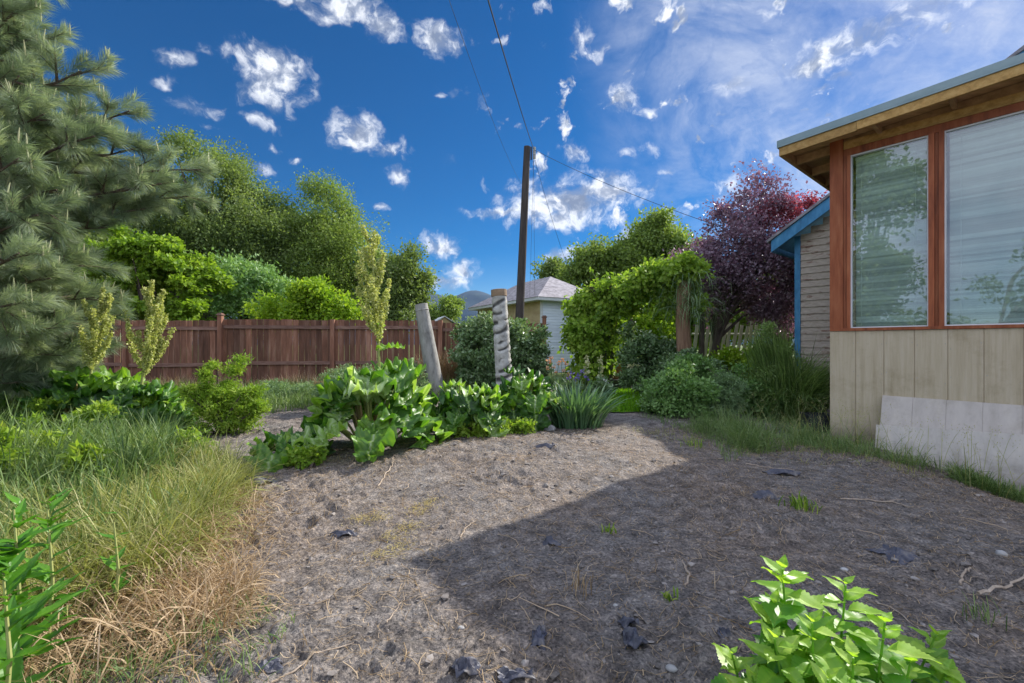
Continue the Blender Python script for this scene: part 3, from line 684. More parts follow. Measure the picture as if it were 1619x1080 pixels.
tree('poplar_tree', 'middle sized green tree beyond the arbor, middle of three', 'elm2', (P(945, 0, 28)[0], 28), [blob(938, 408, 28, 28, 28), blob(960, 425, 28, 30, 30), blob(925, 440, 28, 30, 30)], 420, 45, .33, .2, .12, r0=.25, seed=22, group=gp)
tree('poplar_tree', 'tallest green tree beyond the arbor, touching the purple tree', 'elm2', (P(1030, 0, 27)[0], 27), [blob(1000, 385, 27, 22, 28), blob(1040, 380, 27, 35, 36), blob(1065, 410, 27, 40, 50), blob(1010, 425, 27, 45, 45)], 700, 45, .33, .2, .12, r0=.28, seed=23, group=gp)
# hedge far right
tree('garden_tree', 'dense green foliage mass behind the arbor and pale pickets', 'maple', (P(1060, 0, 18)[0], 18), [blob(1040, 490, 18, 60, 60), blob(1110, 500, 18, 60, 60), blob(990, 520, 18, 40, 40)], 600, 40, .24, .15, .11, r0=.15, seed=24)
tree('garden_tree', 'shaded green tree behind the purple tree near the clapboard house', 'elm2', (P(1230, 0, 17)[0], 17), [blob(1200, 480, 17, 70, 60), blob(1290, 480, 17, 70, 80)], 500, 40, .25, .16, .1, r0=.15, seed=25)
# purple plum
PB = [blob(1205, 318, 11, 30, 38), blob(1150, 345, 11, 30, 45), blob(1180, 375, 11, 62, 45), blob(1120, 410, 11, 45, 45), blob(1215, 420, 11, 62, 60), blob(1160, 455, 11, 75, 50), blob(1235, 470, 11, 40, 50), blob(1255, 380, 11, 30, 40)]
pl = tree('plum_tree', 'purple leaved plum tree with crimson upper right branches beside the clapboard house', 'plum', (P(1112, 0, 11)[0], 11), PB, 1250, 34, .15, .072, .042, r0=.11, seed=31, up=.2, shell=.4, out=1.15, k=26, bsz=.4)
mb = MB(); crown(mb, [blob(1252, 330, 11.1, 32, 24), blob(1215, 345, 11.1, 26, 22), blob(1275, 318, 11.1, 16, 12)], 210, 28, .13, .075, .042, seed=32, shell=.2)
tag(mb.build('red_foliage', M['red'], pl), 'crimson new leaves')

# vine arbor
ax0, ax1 = P(932, 0, 11)[0], P(1080, 0, 9.6)[0]
arb = thing('garden_arbor', 'rough timber arbor with thick brown post, overgrown with vine', 'arbor', (ax1, 9.6, 0))
mb = MB(); b = P(1082, 0, 9.6); mb.tube([(b[0], 9.6, -.1), (b[0]+.02, 9.6, .8), (b[0]-.02, 9.6, 1.6), (b[0], 9.6, 2.6)], [.17, .155, .15, .13], 12, jit=.12); mb.build('post', M['stickpost'] if 'stickpost' in M else surf('cedar_post', [(.3,(.16,.085,.05)), (.7,(.38,.24,.15))], (14,14,2), rough=.9, bump=.7, bscale=40, dist=.02), arb, smooth=True)
for q, Yq in ((936, 11), (1000, 12.2), (1110, 10.8)):
    b = P(q, 0, Yq); mb = MB(); mb.box((b[0], Yq, 1.25), (.1, .1, 2.6)); mb.build('post', M['bark'], arb)
for (a_, b_) in (((936, 11), (1080, 9.6)), ((1000, 12.2), (1110, 10.8))):
    A3 = P(a_[0], 0, a_[1]); B3 = P(b_[0], 0, b_[1]); mb = MB(); mb.tube([(A3[0], A3[1], 2.45), (B3[0], B3[1], 2.55)], .06, 6); mb.build('beam', M['bark'], arb)
vn_t = thing('climbing_vine', 'lime green climbing vine covering the arbor top and its left side to the ground', 'vine', (P(932, 0, 10.7)[0], 10.7, 0))
mb = MB()
crown(mb, [blob(936, 492, 11, 28, 26, .45), blob(934, 530, 11, 28, 36, .45), blob(940, 570, 11, 32, 34, .45), blob(962, 468, 11, 34, 15, .5), blob(1000, 456, 10.6, 38, 13, .5), blob(1036, 444, 10.2, 34, 13, .5), blob(1066, 430, 9.9, 24, 14, .5), blob(968, 500, 11, 18, 30, .4), blob(1092, 460, 9.9, 12, 40, .3)], 1000, 26, .1, .1, .08, seed=41, shell=.35, out=1.25, up=.3, droop=.5, bsz=.42, per=7)
for k in range(34):   # hanging and reaching shoots
    px_ = random.uniform(905, 1090); b = P(px_, 462-(px_-905)*.16+random.uniform(-14, 26), 10.9-(px_-905)/185*1.1+random.uniform(-.4, .3))
    az_ = random.random()*6.28; l_ = random.uniform(.25, .6); dn_ = random.choice((-1, -1, .7))
    q_ = np.linspace(0, 1, 12)[:, None]; pt_ = b+q_*np.array([math.cos(az_), math.sin(az_), .2])*l_*.6+q_**2*np.array([0, 0, dn_*l_])
    nn_ = 12; g_ = np.random.default_rng(k); leaves(mb, pt_, g_.normal(size=(nn_, 3))+[0, 0, -.6], g_.normal(size=(nn_, 3))+[0, 0, .6], .06+.07*g_.random(nn_), .06+.04*g_.random(nn_), g_.random(nn_))
    mb.tube(pt_, .004, 4, a=.2)
crown(mb, [blob(1070, 414, 9.9, 24, 6, .4), blob(985, 470, 10.8, 60, 12, .4), blob(1058, 470, 10, 14, 30, .3)], 160, 18, .08, .1, .08, seed=42, shell=.1, out=1.3, droop=.8)
mb.build('foliage', M['vine'], vn_t)
mb = MB()
for k in range(14):
    b = P(925+k*3, 0, 11); mb.tube([(b[0], 11, 0), (b[0]+random.uniform(-.1, .1), 11, .9), (b[0]+random.uniform(-.3, .3), 10.9, 1.9)], [.025, .02, .008], 5)
mb.build('stem', M['bark'], vn_t)
# weeping strands on the arbor's right post
g = np.random.default_rng(5); n = 230; b = P(1096, 0, 9.3)
mb = MB(); blades(mb, b[0]+g.normal(size=n)*.16, 9.4+g.normal(size=n)*.12, 1.6+g.random(n)*.9, .5+g.random(n)*.75, np.full(n, .01), 1.7+g.random(n)*.9, g.random(n), seg=6, g=g, droop=1.3)
tag(mb.build('weeping_vine', M['sage'], origin=(b[0], 9.4, 0)), 'thin grey green strands drooping over the brown arbor post', 'vine')
# shrubs inside arbor
bush('garden_shrub', 'yellow lit leafy shrub seen through the arbor opening', 'yellowbush', (P(1025, 0, 14.5)[0], 14.5), [blob(1010, 520, 14.5, 40, 50), blob(1050, 500, 14.5, 35, 45)], 320, 34, .16, .12, .09, seed=43)
bush('garden_shrub', 'bluish green shrub standing in the arbor opening left of the brown post', 'hedge', (P(1020, 0, 10.2)[0], 10.2), [blob(1022, 568, 10.2, 30, 34), blob(1050, 580, 10.2, 28, 32), blob(1005, 530, 10.4, 16, 20)], 420, 28, .09, .08, .05, seed=44)
# picket fence behind plum
pk = thing('picket_fence', 'short pale picket fence glimpsed under the purple tree', 'fence', (P(1135, 0, 12.6)[0], 12.6, 0))
mb = MB()
for k in range(13):
    b = P(1098+k*8.6, 0, 12.6); hh = 1.75+random.uniform(-.08, .08)
    mb.box((b[0], 12.6, hh/2), (.085, .02, hh), rot=Matrix.Rotation(R(7+random.uniform(-3, 3)), 3, 'Y'), a=random.random())
mb.build('picket', M['picket'], pk)
for z in (.5, 1.45):
    mb = MB(); a_, b_ = P(1095, 0, 12.63), P(1205, 0, 12.63); mb.tube([(a_[0], 12.64, z), (b_[0], 12.64, z)], .03, 4); mb.build('rail', M['picket'], pk)

# ------------------------------------------------------------------ right hand shrubs
bush('round_shrub', 'dense rounded dark green shrub at the edge of the lawn', 'shrub', (P(1070, 0, 7.3)[0], 7.3), [blob(1073, 622, 7.3, 46, 38, .45), blob(1052, 632, 7.3, 28, 28, .35), blob(1095, 635, 7.3, 28, 28, .35)], 700, 30, .055, .055, .035, seed=51, shell=.7, out=1.02)
bush('feathery_bush', 'soft feathery blue green bush right of the rounded shrub', 'sage', (P(1148, 0, 7.1)[0], 7.1), [blob(1148, 630, 7.1, 26, 30, .3)], 260, 30, .05, .06, .012, seed=52, shell=.4)
bush('low_shrub', 'dark leafy shrub between feathery bush and weeping bush', 'shrub', (P(1200, 0, 7.6)[0], 7.6), [blob(1190, 615, 7.6, 30, 34, .35), blob(1225, 625, 7.4, 32, 34, .35), blob(1100, 590, 8.2, 30, 20, .3)], 520, 28, .06, .06, .04, seed=53)
bush('low_shrub', 'glowing yellow green shrub behind the dark leafy ones, under the purple tree', 'yellowbush', (P(1175, 0, 9.6)[0], 9.6), [blob(1150, 580, 9.6, 35, 24, .4), blob(1195, 578, 9.6, 35, 26, .4)], 420, 28, .08, .07, .045, seed=54)
bush('low_shrub', 'mixed green shrub with pale leaves between arbor post and rounded shrub', 'hedge', (P(1100, 0, 8.8)[0], 8.8), [blob(1095, 585, 8.8, 36, 24, .35), blob(1130, 600, 8.6, 20, 22, .3)], 320, 28, .07, .06, .04, seed=55)
# weeping broom
g = np.random.default_rng(6); n = 2300
b = P(1248, 0, 7.2); zb = float(G(b[0], 7.2, False))
wb = thing('weeping_bush', 'tall weeping bush with long thin arching green stems beside the house corner', 'shrub', (b[0], 7.2, zb))
mb = MB()
az = g.normal(size=n)*1.2-.2
blades(mb, b[0]+g.normal(size=n)*.15, 7.2+g.normal(size=n)*.18, np.full(n, zb), .6+g.random(n)*.75, np.full(n, .009), .5+g.random(n)*1.1, g.random(n)*.8, seg=6, g=g, az=az)
m2 = 1500
blades(mb, b[0]-.1+g.normal(size=m2)*.12, 7.25+g.normal(size=m2)*.15, np.full(m2, zb+.3), .5+g.random(m2)*.75, np.full(m2, .009), .12+g.random(m2)*.4, g.random(m2)*.8, seg=6, g=g, az=math.pi+g.normal(size=m2)*.5)
crown(mb, [blob(1240, 620, 7.2, 45, 34, .35), blob(1222, 560, 7.2, 18, 46, .2), blob(1265, 600, 7.2, 35, 30, .3)], 420, 26, .06, .05, .014, seed=57)
mb.build('foliage', M['weed' if 0 else 'shrubl'] if 'shrubl' in M else leafmat('broom_leaf', [(.09,.15,.05), (.18,.28,.08), (.28,.4,.13), (.42,.5,.22)], .45), wb)
mb = MB()
for k in range(8):
    q = random.uniform(-.12, .12); mb.tube([(b[0]+q, 7.2, zb-.05), (b[0]+q*2, 7.2, zb+.4), (b[0]+q*3-.1, 7.2, zb+.9)], [.015, .012, .005], 5)
mb.build('stem', M['bark'], wb)
# dark evergreen hedge behind posts
bush('hedge_shrub', 'large dark shrub with pale leaves by the fence behind the rope textured post', 'hedge', (P(780, 0, 11)[0], 11), [blob(762, 560, 11, 34, 50, .6), blob(768, 525, 11, 32, 26, .5), blob(818, 545, 11, 32, 35, .5), blob(820, 575, 11, 38, 40, .5), blob(788, 590, 11, 48, 32, .6)], 1300, 28, .085, .09, .055, seed=61, shell=.5, out=1.12)
g = np.random.default_rng(61); n = 900; b = P(705, 0, 11.3)
mb = MB(); blades(mb, b[0]+g.normal(size=n)*.3, 11.3+g.normal(size=n)*.2, G(b[0]+np.zeros(n), 11.3+np.zeros(n), False), .6+g.random(n)*.5, np.full(n, .009), .1+g.random(n)*.7, g.random(n)*.3, seg=5, g=g)
tag(mb.build('dead_brush', M['dry'], origin=(b[0], 11.3, 0)), 'dry brown twiggy brush between smooth grey post and dark shrub', 'dead plant')

# ------------------------------------------------------------------ mid shrubs left of rhubarb
bush('sage_bush', 'soft grey green bushy plant behind the big rhubarb', 'sage', (P(560, 0, 7.9)[0], 7.9), [blob(555, 610, 7.9, 45, 34, .4), blob(590, 600, 7.9, 32, 30, .4), blob(525, 625, 7.8, 26, 20, .3)], 650, 30, .055, .05, .016, seed=62, shell=.5)
bush('sage_bush', 'upright grey green plant at the foot of the smooth grey post', 'sage', (P(643, 0, 9.3)[0], 9.3), [blob(640, 600, 9.3, 34, 25, .4)], 260, 28, .06, .055, .015, seed=63, up=1.)
bush('low_groundcover', 'low silvery green mound left of the grey green bush by the fence', 'sage', (P(445, 0, 9.3)[0], 9.3), [blob(430, 625, 9.3, 45, 14, .6), blob(480, 625, 9, 30, 13, .5)], 420, 30, .06, .06, .016, seed=64, cat='plant')
bush('weed_bush', 'tall yellow green leafy weed left of the bare patch', 'weed', (P(358, 0, 5.8)[0], 5.8), [blob(305+q*11, 636-11*((q*5) % 4)+abs(q-4)*3, 5.8+.06*((q*3) % 5-2), 11, 44, .09) for q in range(10)]+[blob(355, 658, 5.75, 50, 30, .3)], 640, 28, .035, .045, .014, up=.9, bsz=.5, seed=65, cat='weed')

# ------------------------------------------------------------------ rhubarb
def bigleaf(mb, root, az, elev, L, W, g, base_a=.4, nu=22, nv=13, droop=.9):
    """ruffled heart shaped leaf: grid; root point, heading az, elevation"""
    u = np.linspace(0, 1, nu)[:, None]; v = np.linspace(-1, 1, nv)[None]
    wv = W*(np.sin((u*.9+.025)**.66*math.pi)**.55*.5)*(1+.15*np.sin(u*23+g.random()*6)+.22*(g.random(u.shape)-.5))
    xx = u*L - .16*L*np.abs(v)**2*(1-u)**2*1.4         # heart lobes behind the root
    yy = v*wv*(1+.05*np.sin(u*30+v*5))
    ph = g.random()*6
    zz = -.03*L*0+.2*W*np.abs(v)**1.5*.8*np.sin(u*21+ph+v*2.2)*(.3+np.abs(v)) + .12*W*np.abs(v)-.03*np.cos(u*26+np.abs(v)*4)*(1-.5*np.abs(v))*W*2
    zz = zz+.045*g.normal(size=zz.shape)*W
    # bend along length
    th = elev-droop*u**1.4
    ds = L/(nu-1)
    cx_ = np.concatenate([[0], np.cumsum(np.cos(th[1:, 0])*ds)]); cz2 = np.concatenate([[0], np.cumsum(np.sin(th[1:, 0])*ds)])
    off = (xx-u*L)
    X_ = cx_[:, None]+off*np.cos(th)-zz*np.sin(th); Z_ = cz2[:, None]+zz*np.cos(th)+off*np.sin(th)
    ca, sa = math.cos(az), math.sin(az)
    pts = np.stack([root[0]+X_*ca-yy*sa, root[1]+X_*sa+yy*ca, root[2]+Z_], -1)
    i_ = np.arange(nu-1)[:, None]*nv; j_ = np.arange(nv-1)[None]
    vein = np.where(np.abs(v)+u*0 < .02, .95, 0)+np.where((np.abs(((u*7+np.abs(v)*2.2) % 1)-.5) < .1), .2, 0)
    a = np.clip(base_a+g.normal(size=pts.shape[:2])*.05+vein, 0, 1)
    mb.add(pts.reshape(-1, 3), np.stack([i_+j_, i_+j_+1, i_+nv+j_+1, i_+nv+j_], -1).reshape(-1, 4), a.ravel())
def rhubarb(label, base, R_, Hh, nl, Ls, seed, aim=None, flat=1.0):
    g = np.random.default_rng(seed)
    base = np.array([base[0], base[1], float(G(base[0], base[1], False))])
    T = thing('rhubarb_plant', label, 'rhubarb', base, 'rhubarb plants')
    for k in range(nl):
        az = k*2.399+g.normal()*.25
        if aim is not None: az = aim+g.normal()*aim_s
        q = (k+.5)/nl
        rr = R_*(.2+.8*q)*(.85+.3*g.random()); hh = Hh*(1-.72*q)*(.8+.35*g.random())+.06
        st = base+np.array([math.cos(az)*.08, math.sin(az)*.08, -.02])
        e = base+np.array([math.cos(az)*rr*.6, math.sin(az)*rr*.6*flat, hh])
        m_ = (st+e)/2+np.array([0, 0, .12*hh])
        L = Ls*(.75+.5*g.random()); 
        mb = MB(); bigleaf(mb, e, az+g.normal()*.35, .1-.6*q+g.normal()*.35, L, L*1.0, g, .05+.78*g.random()**1.2, droop=.7+1.3*g.random())
        lf = mb.build('leaf', M['rhubarb'], T, smooth=True)
        mb = MB(); mb.tube([st, (st+m_)/2, m_, (m_+e)/2+np.array([0, 0, .02]), e], [.018, .017, .014, .012, .009], 6, a=g.random()); mb.build('leaf_stalk', M['stalk'], lf)
    return T, base
def seedstalk(T, base, pts, r, head0, n, spread, seed, col='seed'):
    g = np.random.default_rng(seed); pts = np.array(pts)
    mb = MB(); mb.tube(pts, np.linspace(r, r*.35, len(pts)), 7, a=.3); fs = mb.build('flower_stem', M['stalk'], T, smooth=True)
    # side branches near vertical, crowded with tiny seeds
    cum = np.linspace(0, 1, len(pts)); mb = MB(); br = []
    for k in range(26):
        q = head0+(1-head0)*(k/26)**1.1; p0 = np.array([np.interp(q, cum, pts[:, c]) for c in range(3)])
        az = g.random()*6.28; l = spread*(1.15-.75*(q-head0)/(1-head0))*(.6+.6*g.random())
        up = (pts[-1]-pts[0]); up = up/np.linalg.norm(up)
        d = np.array([math.cos(az), math.sin(az), 0])*l*.72
        tip = p0+d+up*l*1.5
        br.append((p0, p0+d*.8+up*l*.5, tip)); mb.tube([p0, p0+d*.8+up*l*.5, tip], [.004, .003, .0015], 4, a=.5)
    br.append((np.array([np.interp(head0, cum, pts[:, c]) for c in range(3)]), np.array([np.interp((1+head0)/2, cum, pts[:, c]) for c in range(3)]), pts[-1]))
    bi = g.integers(0, len(br), n); t_ = g.random(n)[:, None]**.8
    B = np.array(br)[bi]
    p = (1-t_)**2*B[:, 0]+2*t_*(1-t_)*B[:, 1]+t_**2*B[:, 2]+g.normal(size=(n, 3))*spread*.036
    leaves(mb, p, g.normal(size=(n, 3))+[0, 0, -.5], g.normal(size=(n, 3)), .024+.012*g.random(n), .018+.01*g.random(n), g.random(n))
    mb.build('seed_head', M[col], fs)
X0, Y0 = GP(588, 712)
T, b0_ = rhubarb('largest rhubarb with broad ruffled leaves and one tall seed stalk, in the middle', (X0, Y0), .95, .74, 32, .38, 71)
cols = [(600, 700), (598, 640), (600, 590), (599, 540), (596, 500), (592, 450), (588, 375)]
seedstalk(T, b0_, [P(x, y, Y0+.05) for x, y in cols], .02, .5, 4300, .3, 72)
g = np.random.default_rng(8)
for (x, y, az, el, L) in ((602, 552, .2, .25, .26), (598, 640, 3.0, .5, .2), (600, 655, .1, .4, .22), (596, 635, -1.3, .3, .2), (604, 515, 2.8, .5, .12)):
    mb = MB(); bigleaf(mb, P(x, y, Y0+.05), az, el, L, L*.75, g, .6, nu=12, nv=9, droop=.5); mb.build('stem_leaf', M['rhubarb'], T, smooth=True)
rhubarb('rhubarb right of the largest one at the foot of the rope textured post', (GP(735, 690)), .66, .5, 30, .29, 73)
rhubarb('bright leaved rhubarb between rope textured post and iris clump', (P(830, 0, 6.3)[0], 6.3), .7, .6, 30, .29, 74)
rhubarb('small flat rhubarb at the left end, trailing over bare soil', (GP(462, 732)), .42, .16, 10, .27, 75)
Xl, Yl = P(140, 0, 5.75)[0], 5.75
T, b1_ = rhubarb('rhubarb at the left under the pine with twin seed stalks', (Xl, Yl), .95, .7, 34, .34, 76)
seedstalk(T, b1_, [P(x, y, 5.55) for x, y in ((140, 660), (143, 600), (146, 565), (150, 525), (160, 474))], .016, .36, 4600, .27, 77)
T, b2_ = rhubarb('rhubarb left of the yellow green weed with one thick seed stalk', (P(222, 0, 5.75)[0], 5.75), .7, .55, 28, .31, 78)
seedstalk(T, b2_, [P(x, y, 5.7) for x, y in ((215, 665), (225, 600), (228, 565), (232, 525), (240, 462))], .02, .3, 6500, .33, 79)
rhubarb('rhubarb at the far left edge of the picture under the pine', (P(40, 0, 6.6)[0], 6.6), .7, .6, 22, .32, 80)

# low yellow-green weeds in front of rhubarb
bush('low_weed', 'low lime green weeds in front of the right rhubarb', 'weed', (GP(790, 685)), [blob(790, 680, 5.6, 45, 10, .2), blob(745, 690, 5.4, 30, 9, .15)], 150, 22, .04, .05, .03, seed=81, cat='weed')
bush('low_weed', 'small pale weed in front of the leftmost trailing rhubarb leaves', 'weed', (GP(480, 745)), [blob(480, 738, 4.2, 22, 6, .1)], 50, 20, .03, .04, .03, seed=82, cat='weed')

# leafy ground weeds mixed into the tall grass
mb = MB(); g = np.random.default_rng(66); wb_ = []
for k in range(46):
    x_, y_ = -2.7-4.4*g.random(), 2.6+4.4*g.random()
    if x_ < -1.15*y_-.6 or x_ > -.62*y_-.2: continue
    wb_.append((x_, y_, float(G(x_, y_, False))+.16+.2*g.random(), .14+.1*g.random(), .14, .12+.12*g.random()))
crown(mb, wb_, 700, 16, .04, .07, .028, seed=67, up=.8, zmin=.02)
tag(mb.build('leafy_weeds', M['weed']), 'broad leaved weeds growing through the tall grass', 'weed', kind='stuff')

# ------------------------------------------------------------------ iris and flowers
g = np.random.default_rng(9)
ib = GP(915, 672); ib = (P(912, 0, 6.3)[0], 6.3); zb = float(G(*ib, False))
ir = thing('iris_clump', 'clump of grey green sword shaped iris leaves beside the path to the lawn', 'iris', (ib[0], ib[1], zb))
n = 420; mb = MB()
rr = g.random(n)**.5*.29; an = g.random(n)*6.28
az = an+g.normal(size=n)*.4
blades(mb, ib[0]+rr*np.cos(an)*1.2, ib[1]+rr*np.sin(an)*.9, np.full(n, zb), 0.35+g.random(n)*.36, np.full(n, .024), .15+rr*2.2+g.random(n)*.25, g.random(n)*.75+(g.random(n) < .1)*.3, seg=6, g=g, az=az)
mb.build('foliage', M['iris'], ir)
def petals(mb, c, r, n, g):
    d = unit(g.normal(size=(n, 3))); leaves(mb, np.repeat(np.array([c]), n, 0)+d*r*.2, d, g.normal(size=(n, 3)), r*(.8+.4*g.random(n)), r*.7, g.random(n))
def flowers(name, label, mat, spots, Y, r, npet, gseed, green='hedge'):
    g = np.random.default_rng(gseed); c0 = P(np.mean([s[0] for s in spots]), 0, Y); z0 = float(G(c0[0], Y, False))
    T = thing(name, label, 'flowers', (c0[0], Y, z0))
    mb = MB(); st = MB()
    for s in spots:
        c = P(s[0], s[1], Y+g.normal()*.12); mb = MB(); petals(mb, c, r*(.8+.4*g.random()), npet, g); mb.build('bloom', M[mat], T)
        st.tube([(c0[0]+g.normal()*.1, Y, z0), ((c[0]+c0[0])/2+g.normal()*.05, Y, (c[2]+z0)/2), c], [.007, .006, .004], 5, a=.4)
    crown(st, [(c0[0], Y, z0+.25, .28, .25, .28)], 70, 16, .05, .1, .03, seed=gseed)
    st.build('stem', M[green], T)
flowers('lily_flowers', 'orange and peach blooms behind the iris clump', 'orange', [(868, 572), (876, 580), (872, 566), (884, 574), (892, 586), (896, 575), (900, 592), (880, 590), (889, 570), (866, 582)], 7.6, .045, 12, 91)
flowers('iris_flowers', 'pale purple blooms above the iris leaves', 'purple', [(905, 590), (915, 596), (922, 588), (910, 600), (928, 598), (900, 598)], 7.2, .05, 10, 92)
flowers('cream_flowers', 'cream flower spikes in front of the vine', 'cream', [(928, 566), (930, 574), (927, 582), (949, 566), (950, 574), (951, 583), (929, 590), (950, 592)], 8.6, .06, 12, 93)
flowers('white_flowers', 'white flat flower head beside the arbor shrub', 'cream', [(1000, 578), (1004, 576), (996, 580), (1008, 579)], 9.7, .05, 10, 94)
def rock(mb, c, r, g, a=.5, sub=1):
    import bmesh
    bm = bmesh.new(); bmesh.ops.create_icosphere(bm, subdivisions=sub, radius=1)
    v = np.array([x.co[:] for x in bm.verts]); f = np.array([[q.index for q in p.verts] for p in bm.faces]); bm.free()
    v = v*(1+.25*(vn(v[:, 0]*2+c[0]*9, v[:, 1]*2+v[:, 2]*1.7, 3)[:, None]-.5)*2)*np.array(r)
    mb.add(v+np.array(c), f, a)
q = P(955, 607, 9.0); mb = MB(); rock(mb, q, (.1, .1, .13), g, sub=3); tag(mb.build('garden_stone', M['whitestone'], origin=q, smooth=True), 'white rounded stone at the left edge of the lawn', 'stone')
q = P(868, 683, 6.0); mb = MB(); rock(mb, (q[0], q[1], float(G(q[0], q[1]))+.03), (.09, .05, .05), g, sub=3); tag(mb.build('garden_stone', M['stone'], origin=q, smooth=True), 'grey stone lying on the soil in front of the iris leaves', 'stone')
q = P(988, 603, 11.6); mb = MB(); mb.box((q[0], 11.6, .15), (.75, .2, .22)); tag(mb.build('timber_sleeper', M['sleeper'], origin=(q[0], 11.6, 0)), 'dark old timber edging the back of the lawn', 'timber')
q = P(972, 575, 11.9); bk = MB(); 
for k in range(4): bk.box((q[0]+random.uniform(-.03, .03), 11.9, .12+.12*k+.1), (.42, .2, .11), a=.5)
tag(bk.build('brick_stack', M['clay'], origin=(q[0], 11.9, 0)), 'small stack of orange bricks behind the lawn', 'bricks')

# ------------------------------------------------------------------ nettle in the foreground
def nleaf(mb, p, d, L, W, a, g, curl=.5):
    """serrated pointed leaf"""
    n = 21; d = unit(d); up = np.array([0, 0, 1.]); sd = unit(np.cross(d, up)); nn = np.cross(sd, d)
    u = np.linspace(0, 1, n); w = W*np.sin(np.clip(u**.5, 0, 1)*math.pi)**1.1*.5
    w = w*(1+.2*(np.arange(n) % 2))
    dr = -curl*L*.5*u**2+.03*L*np.sin(u*9)
    c = p+d*(u*L)[:, None]+nn*dr[:, None]
    tooth = d*L*.035
    l = c+sd*w[:, None]+nn*(.25*w)[:, None]+tooth; r = c-sd*w[:, None]+nn*(.25*w)[:, None]+tooth
    ml = c+sd*(w*.5)[:, None]+nn*(.16*w)[:, None]; mr = c-sd*(w*.5)[:, None]+nn*(.16*w)[:, None]
    v = np.stack([l, ml, c, mr, r], 1).reshape(-1, 3)
    i_ = np.arange(n-1)[:, None]*5; j_ = np.arange(4)[None]
    aa = np.clip(a+np.tile([0, -.04, .12, -.04, 0], n)+g.normal(size=n*5)*.03, 0, 1)
    mb.add(v, np.stack([i_+j_, i_+j_+1, i_+6+j_, i_+5+j_], -1).reshape(-1, 4), aa)
NY = 1.2
nb_ = P(1310, 0, NY); nz0 = float(G(nb_[0], NY, False))
net = thing('nettle_plant', 'bright green nettle with toothed pointed leaves in the right foreground', 'nettle', (nb_[0], NY, nz0))
g = np.random.default_rng(12)
stems = [((1238, 900), 1.22, 1.0), ((1338, 925), 1.2, 1.05), ((1480, 1005), 1.25, .8), ((1158, 1035), 1.2, .6), ((1285, 985), 1.1, .7), ((1400, 985), 1.12, .8), ((1225, 1010), 1.08, .7), ((1350, 1040), 1.05, .7), ((1440, 1050), 1.1, .7), ((1190, 1070), 1.1, .6), ((1260, 1045), 1.15, .7), ((1310, 1005), 1.15, .7), ((1375, 1030), 1.2, .7), ((1420, 1040), 1.25, .7), ((1500, 1060), 1.2, .6), ((1310, 1075), 1.0, .6), ((1225, 955), 1.2, .6)]
for (tx, ty), Y_, sc in stems:
    tp_ = P(tx, ty, Y_); bs = np.array([nb_[0]+(tp_[0]-nb_[0])*.4+g.normal()*.02, Y_+.02, nz0])
    m_ = (bs+tp_)/2+np.array([(tp_[0]-bs[0])*.2, 0, 0])
    s_ = np.linspace(0, 1, 12)[:, None]; pts = (1-s_)**2*bs+2*s_*(1-s_)*m_+s_**2*tp_
    mb = MB(); mb.tube(pts, np.linspace(.005, .0022, 12), 6, a=.5); stm = mb.build('stem', M['nettle'], net)
    Lh = np.linalg.norm(tp_-bs); nn_ = int(Lh/.026); mb = MB()
    for k in range(nn_):
        q = 1-(k/nn_)**1.05*.97; p = (1-q)**2*bs+2*q*(1-q)*m_+q*q*tp_
        grow = min(1, .34+k*.17)
        az0 = (k % 2)*math.pi/2+.4+g.normal()*.25
        for h_ in (0, math.pi):
            az = az0+h_+g.normal()*.2; el = .95-.2*min(k, 5)+g.normal()*.18
            d = np.array([math.cos(az)*math.cos(el), math.sin(az)*math.cos(el), math.sin(el)])
            L = .104*sc**.5*grow*(.75+.5*g.random())*(1.1 if k < 6 else 1.0)
            nleaf(mb, p+d*.012*grow, d, L, L*.62, (.72 if k < 4 else .42)+g.normal()*.1, g, curl=.35+.5*g.random())
    mb.build('foliage', M['nettle'], stm)

# docks at the left edge
def dock(label, base, hgt, n, L, seed):
    g = np.random.default_rng(seed); z0 = float(G(*base, False)); T = thing('dock_weed', label, 'weed', (*base, z0), 'leafy weeds at the left edge')
    mb = MB(); st = MB()
    st.tube([(base[0], base[1], z0), (base[0]+.02, base[1], z0+hgt*.5), (base[0], base[1], z0+hgt)], [.008, .006, .003], 6)
    for k in range(n):
        q = g.random(); az = g.random()*6.28; el = .9-.5*g.random()
        p = np.array([base[0]+.015*q, base[1], z0+.08+q*hgt*.92]); d = np.array([math.cos(az)*math.cos(el), math.sin(az)*math.cos(el), math.sin(el)])
        l = L*(1.2-.6*q)*(.7+.5*g.random()); nleaf(mb, p, d, l, l*.3, .25+.6*g.random(), g, .5)
    mb.build('foliage', M['dock'], T); st.build('stem', M['stalk'], T)
dock('tallest dark green leafy weed at the bottom left edge', (P(22, 0, 1.55)[0], 1.55), .62, 52, .16, 1)
dock('shorter leafy weed beside the tallest at the left edge', (P(75, 0, 1.75)[0], 1.75), .55, 30, .14, 2)
dock('small upright weed in the tan dry grass', (P(180, 0, 1.95)[0], 1.95), .42, 12, .10, 3)
dock('low leafy weed at the bottom left corner', (P(5, 0, 1.35)[0], 1.35), .5, 34, .16, 4)

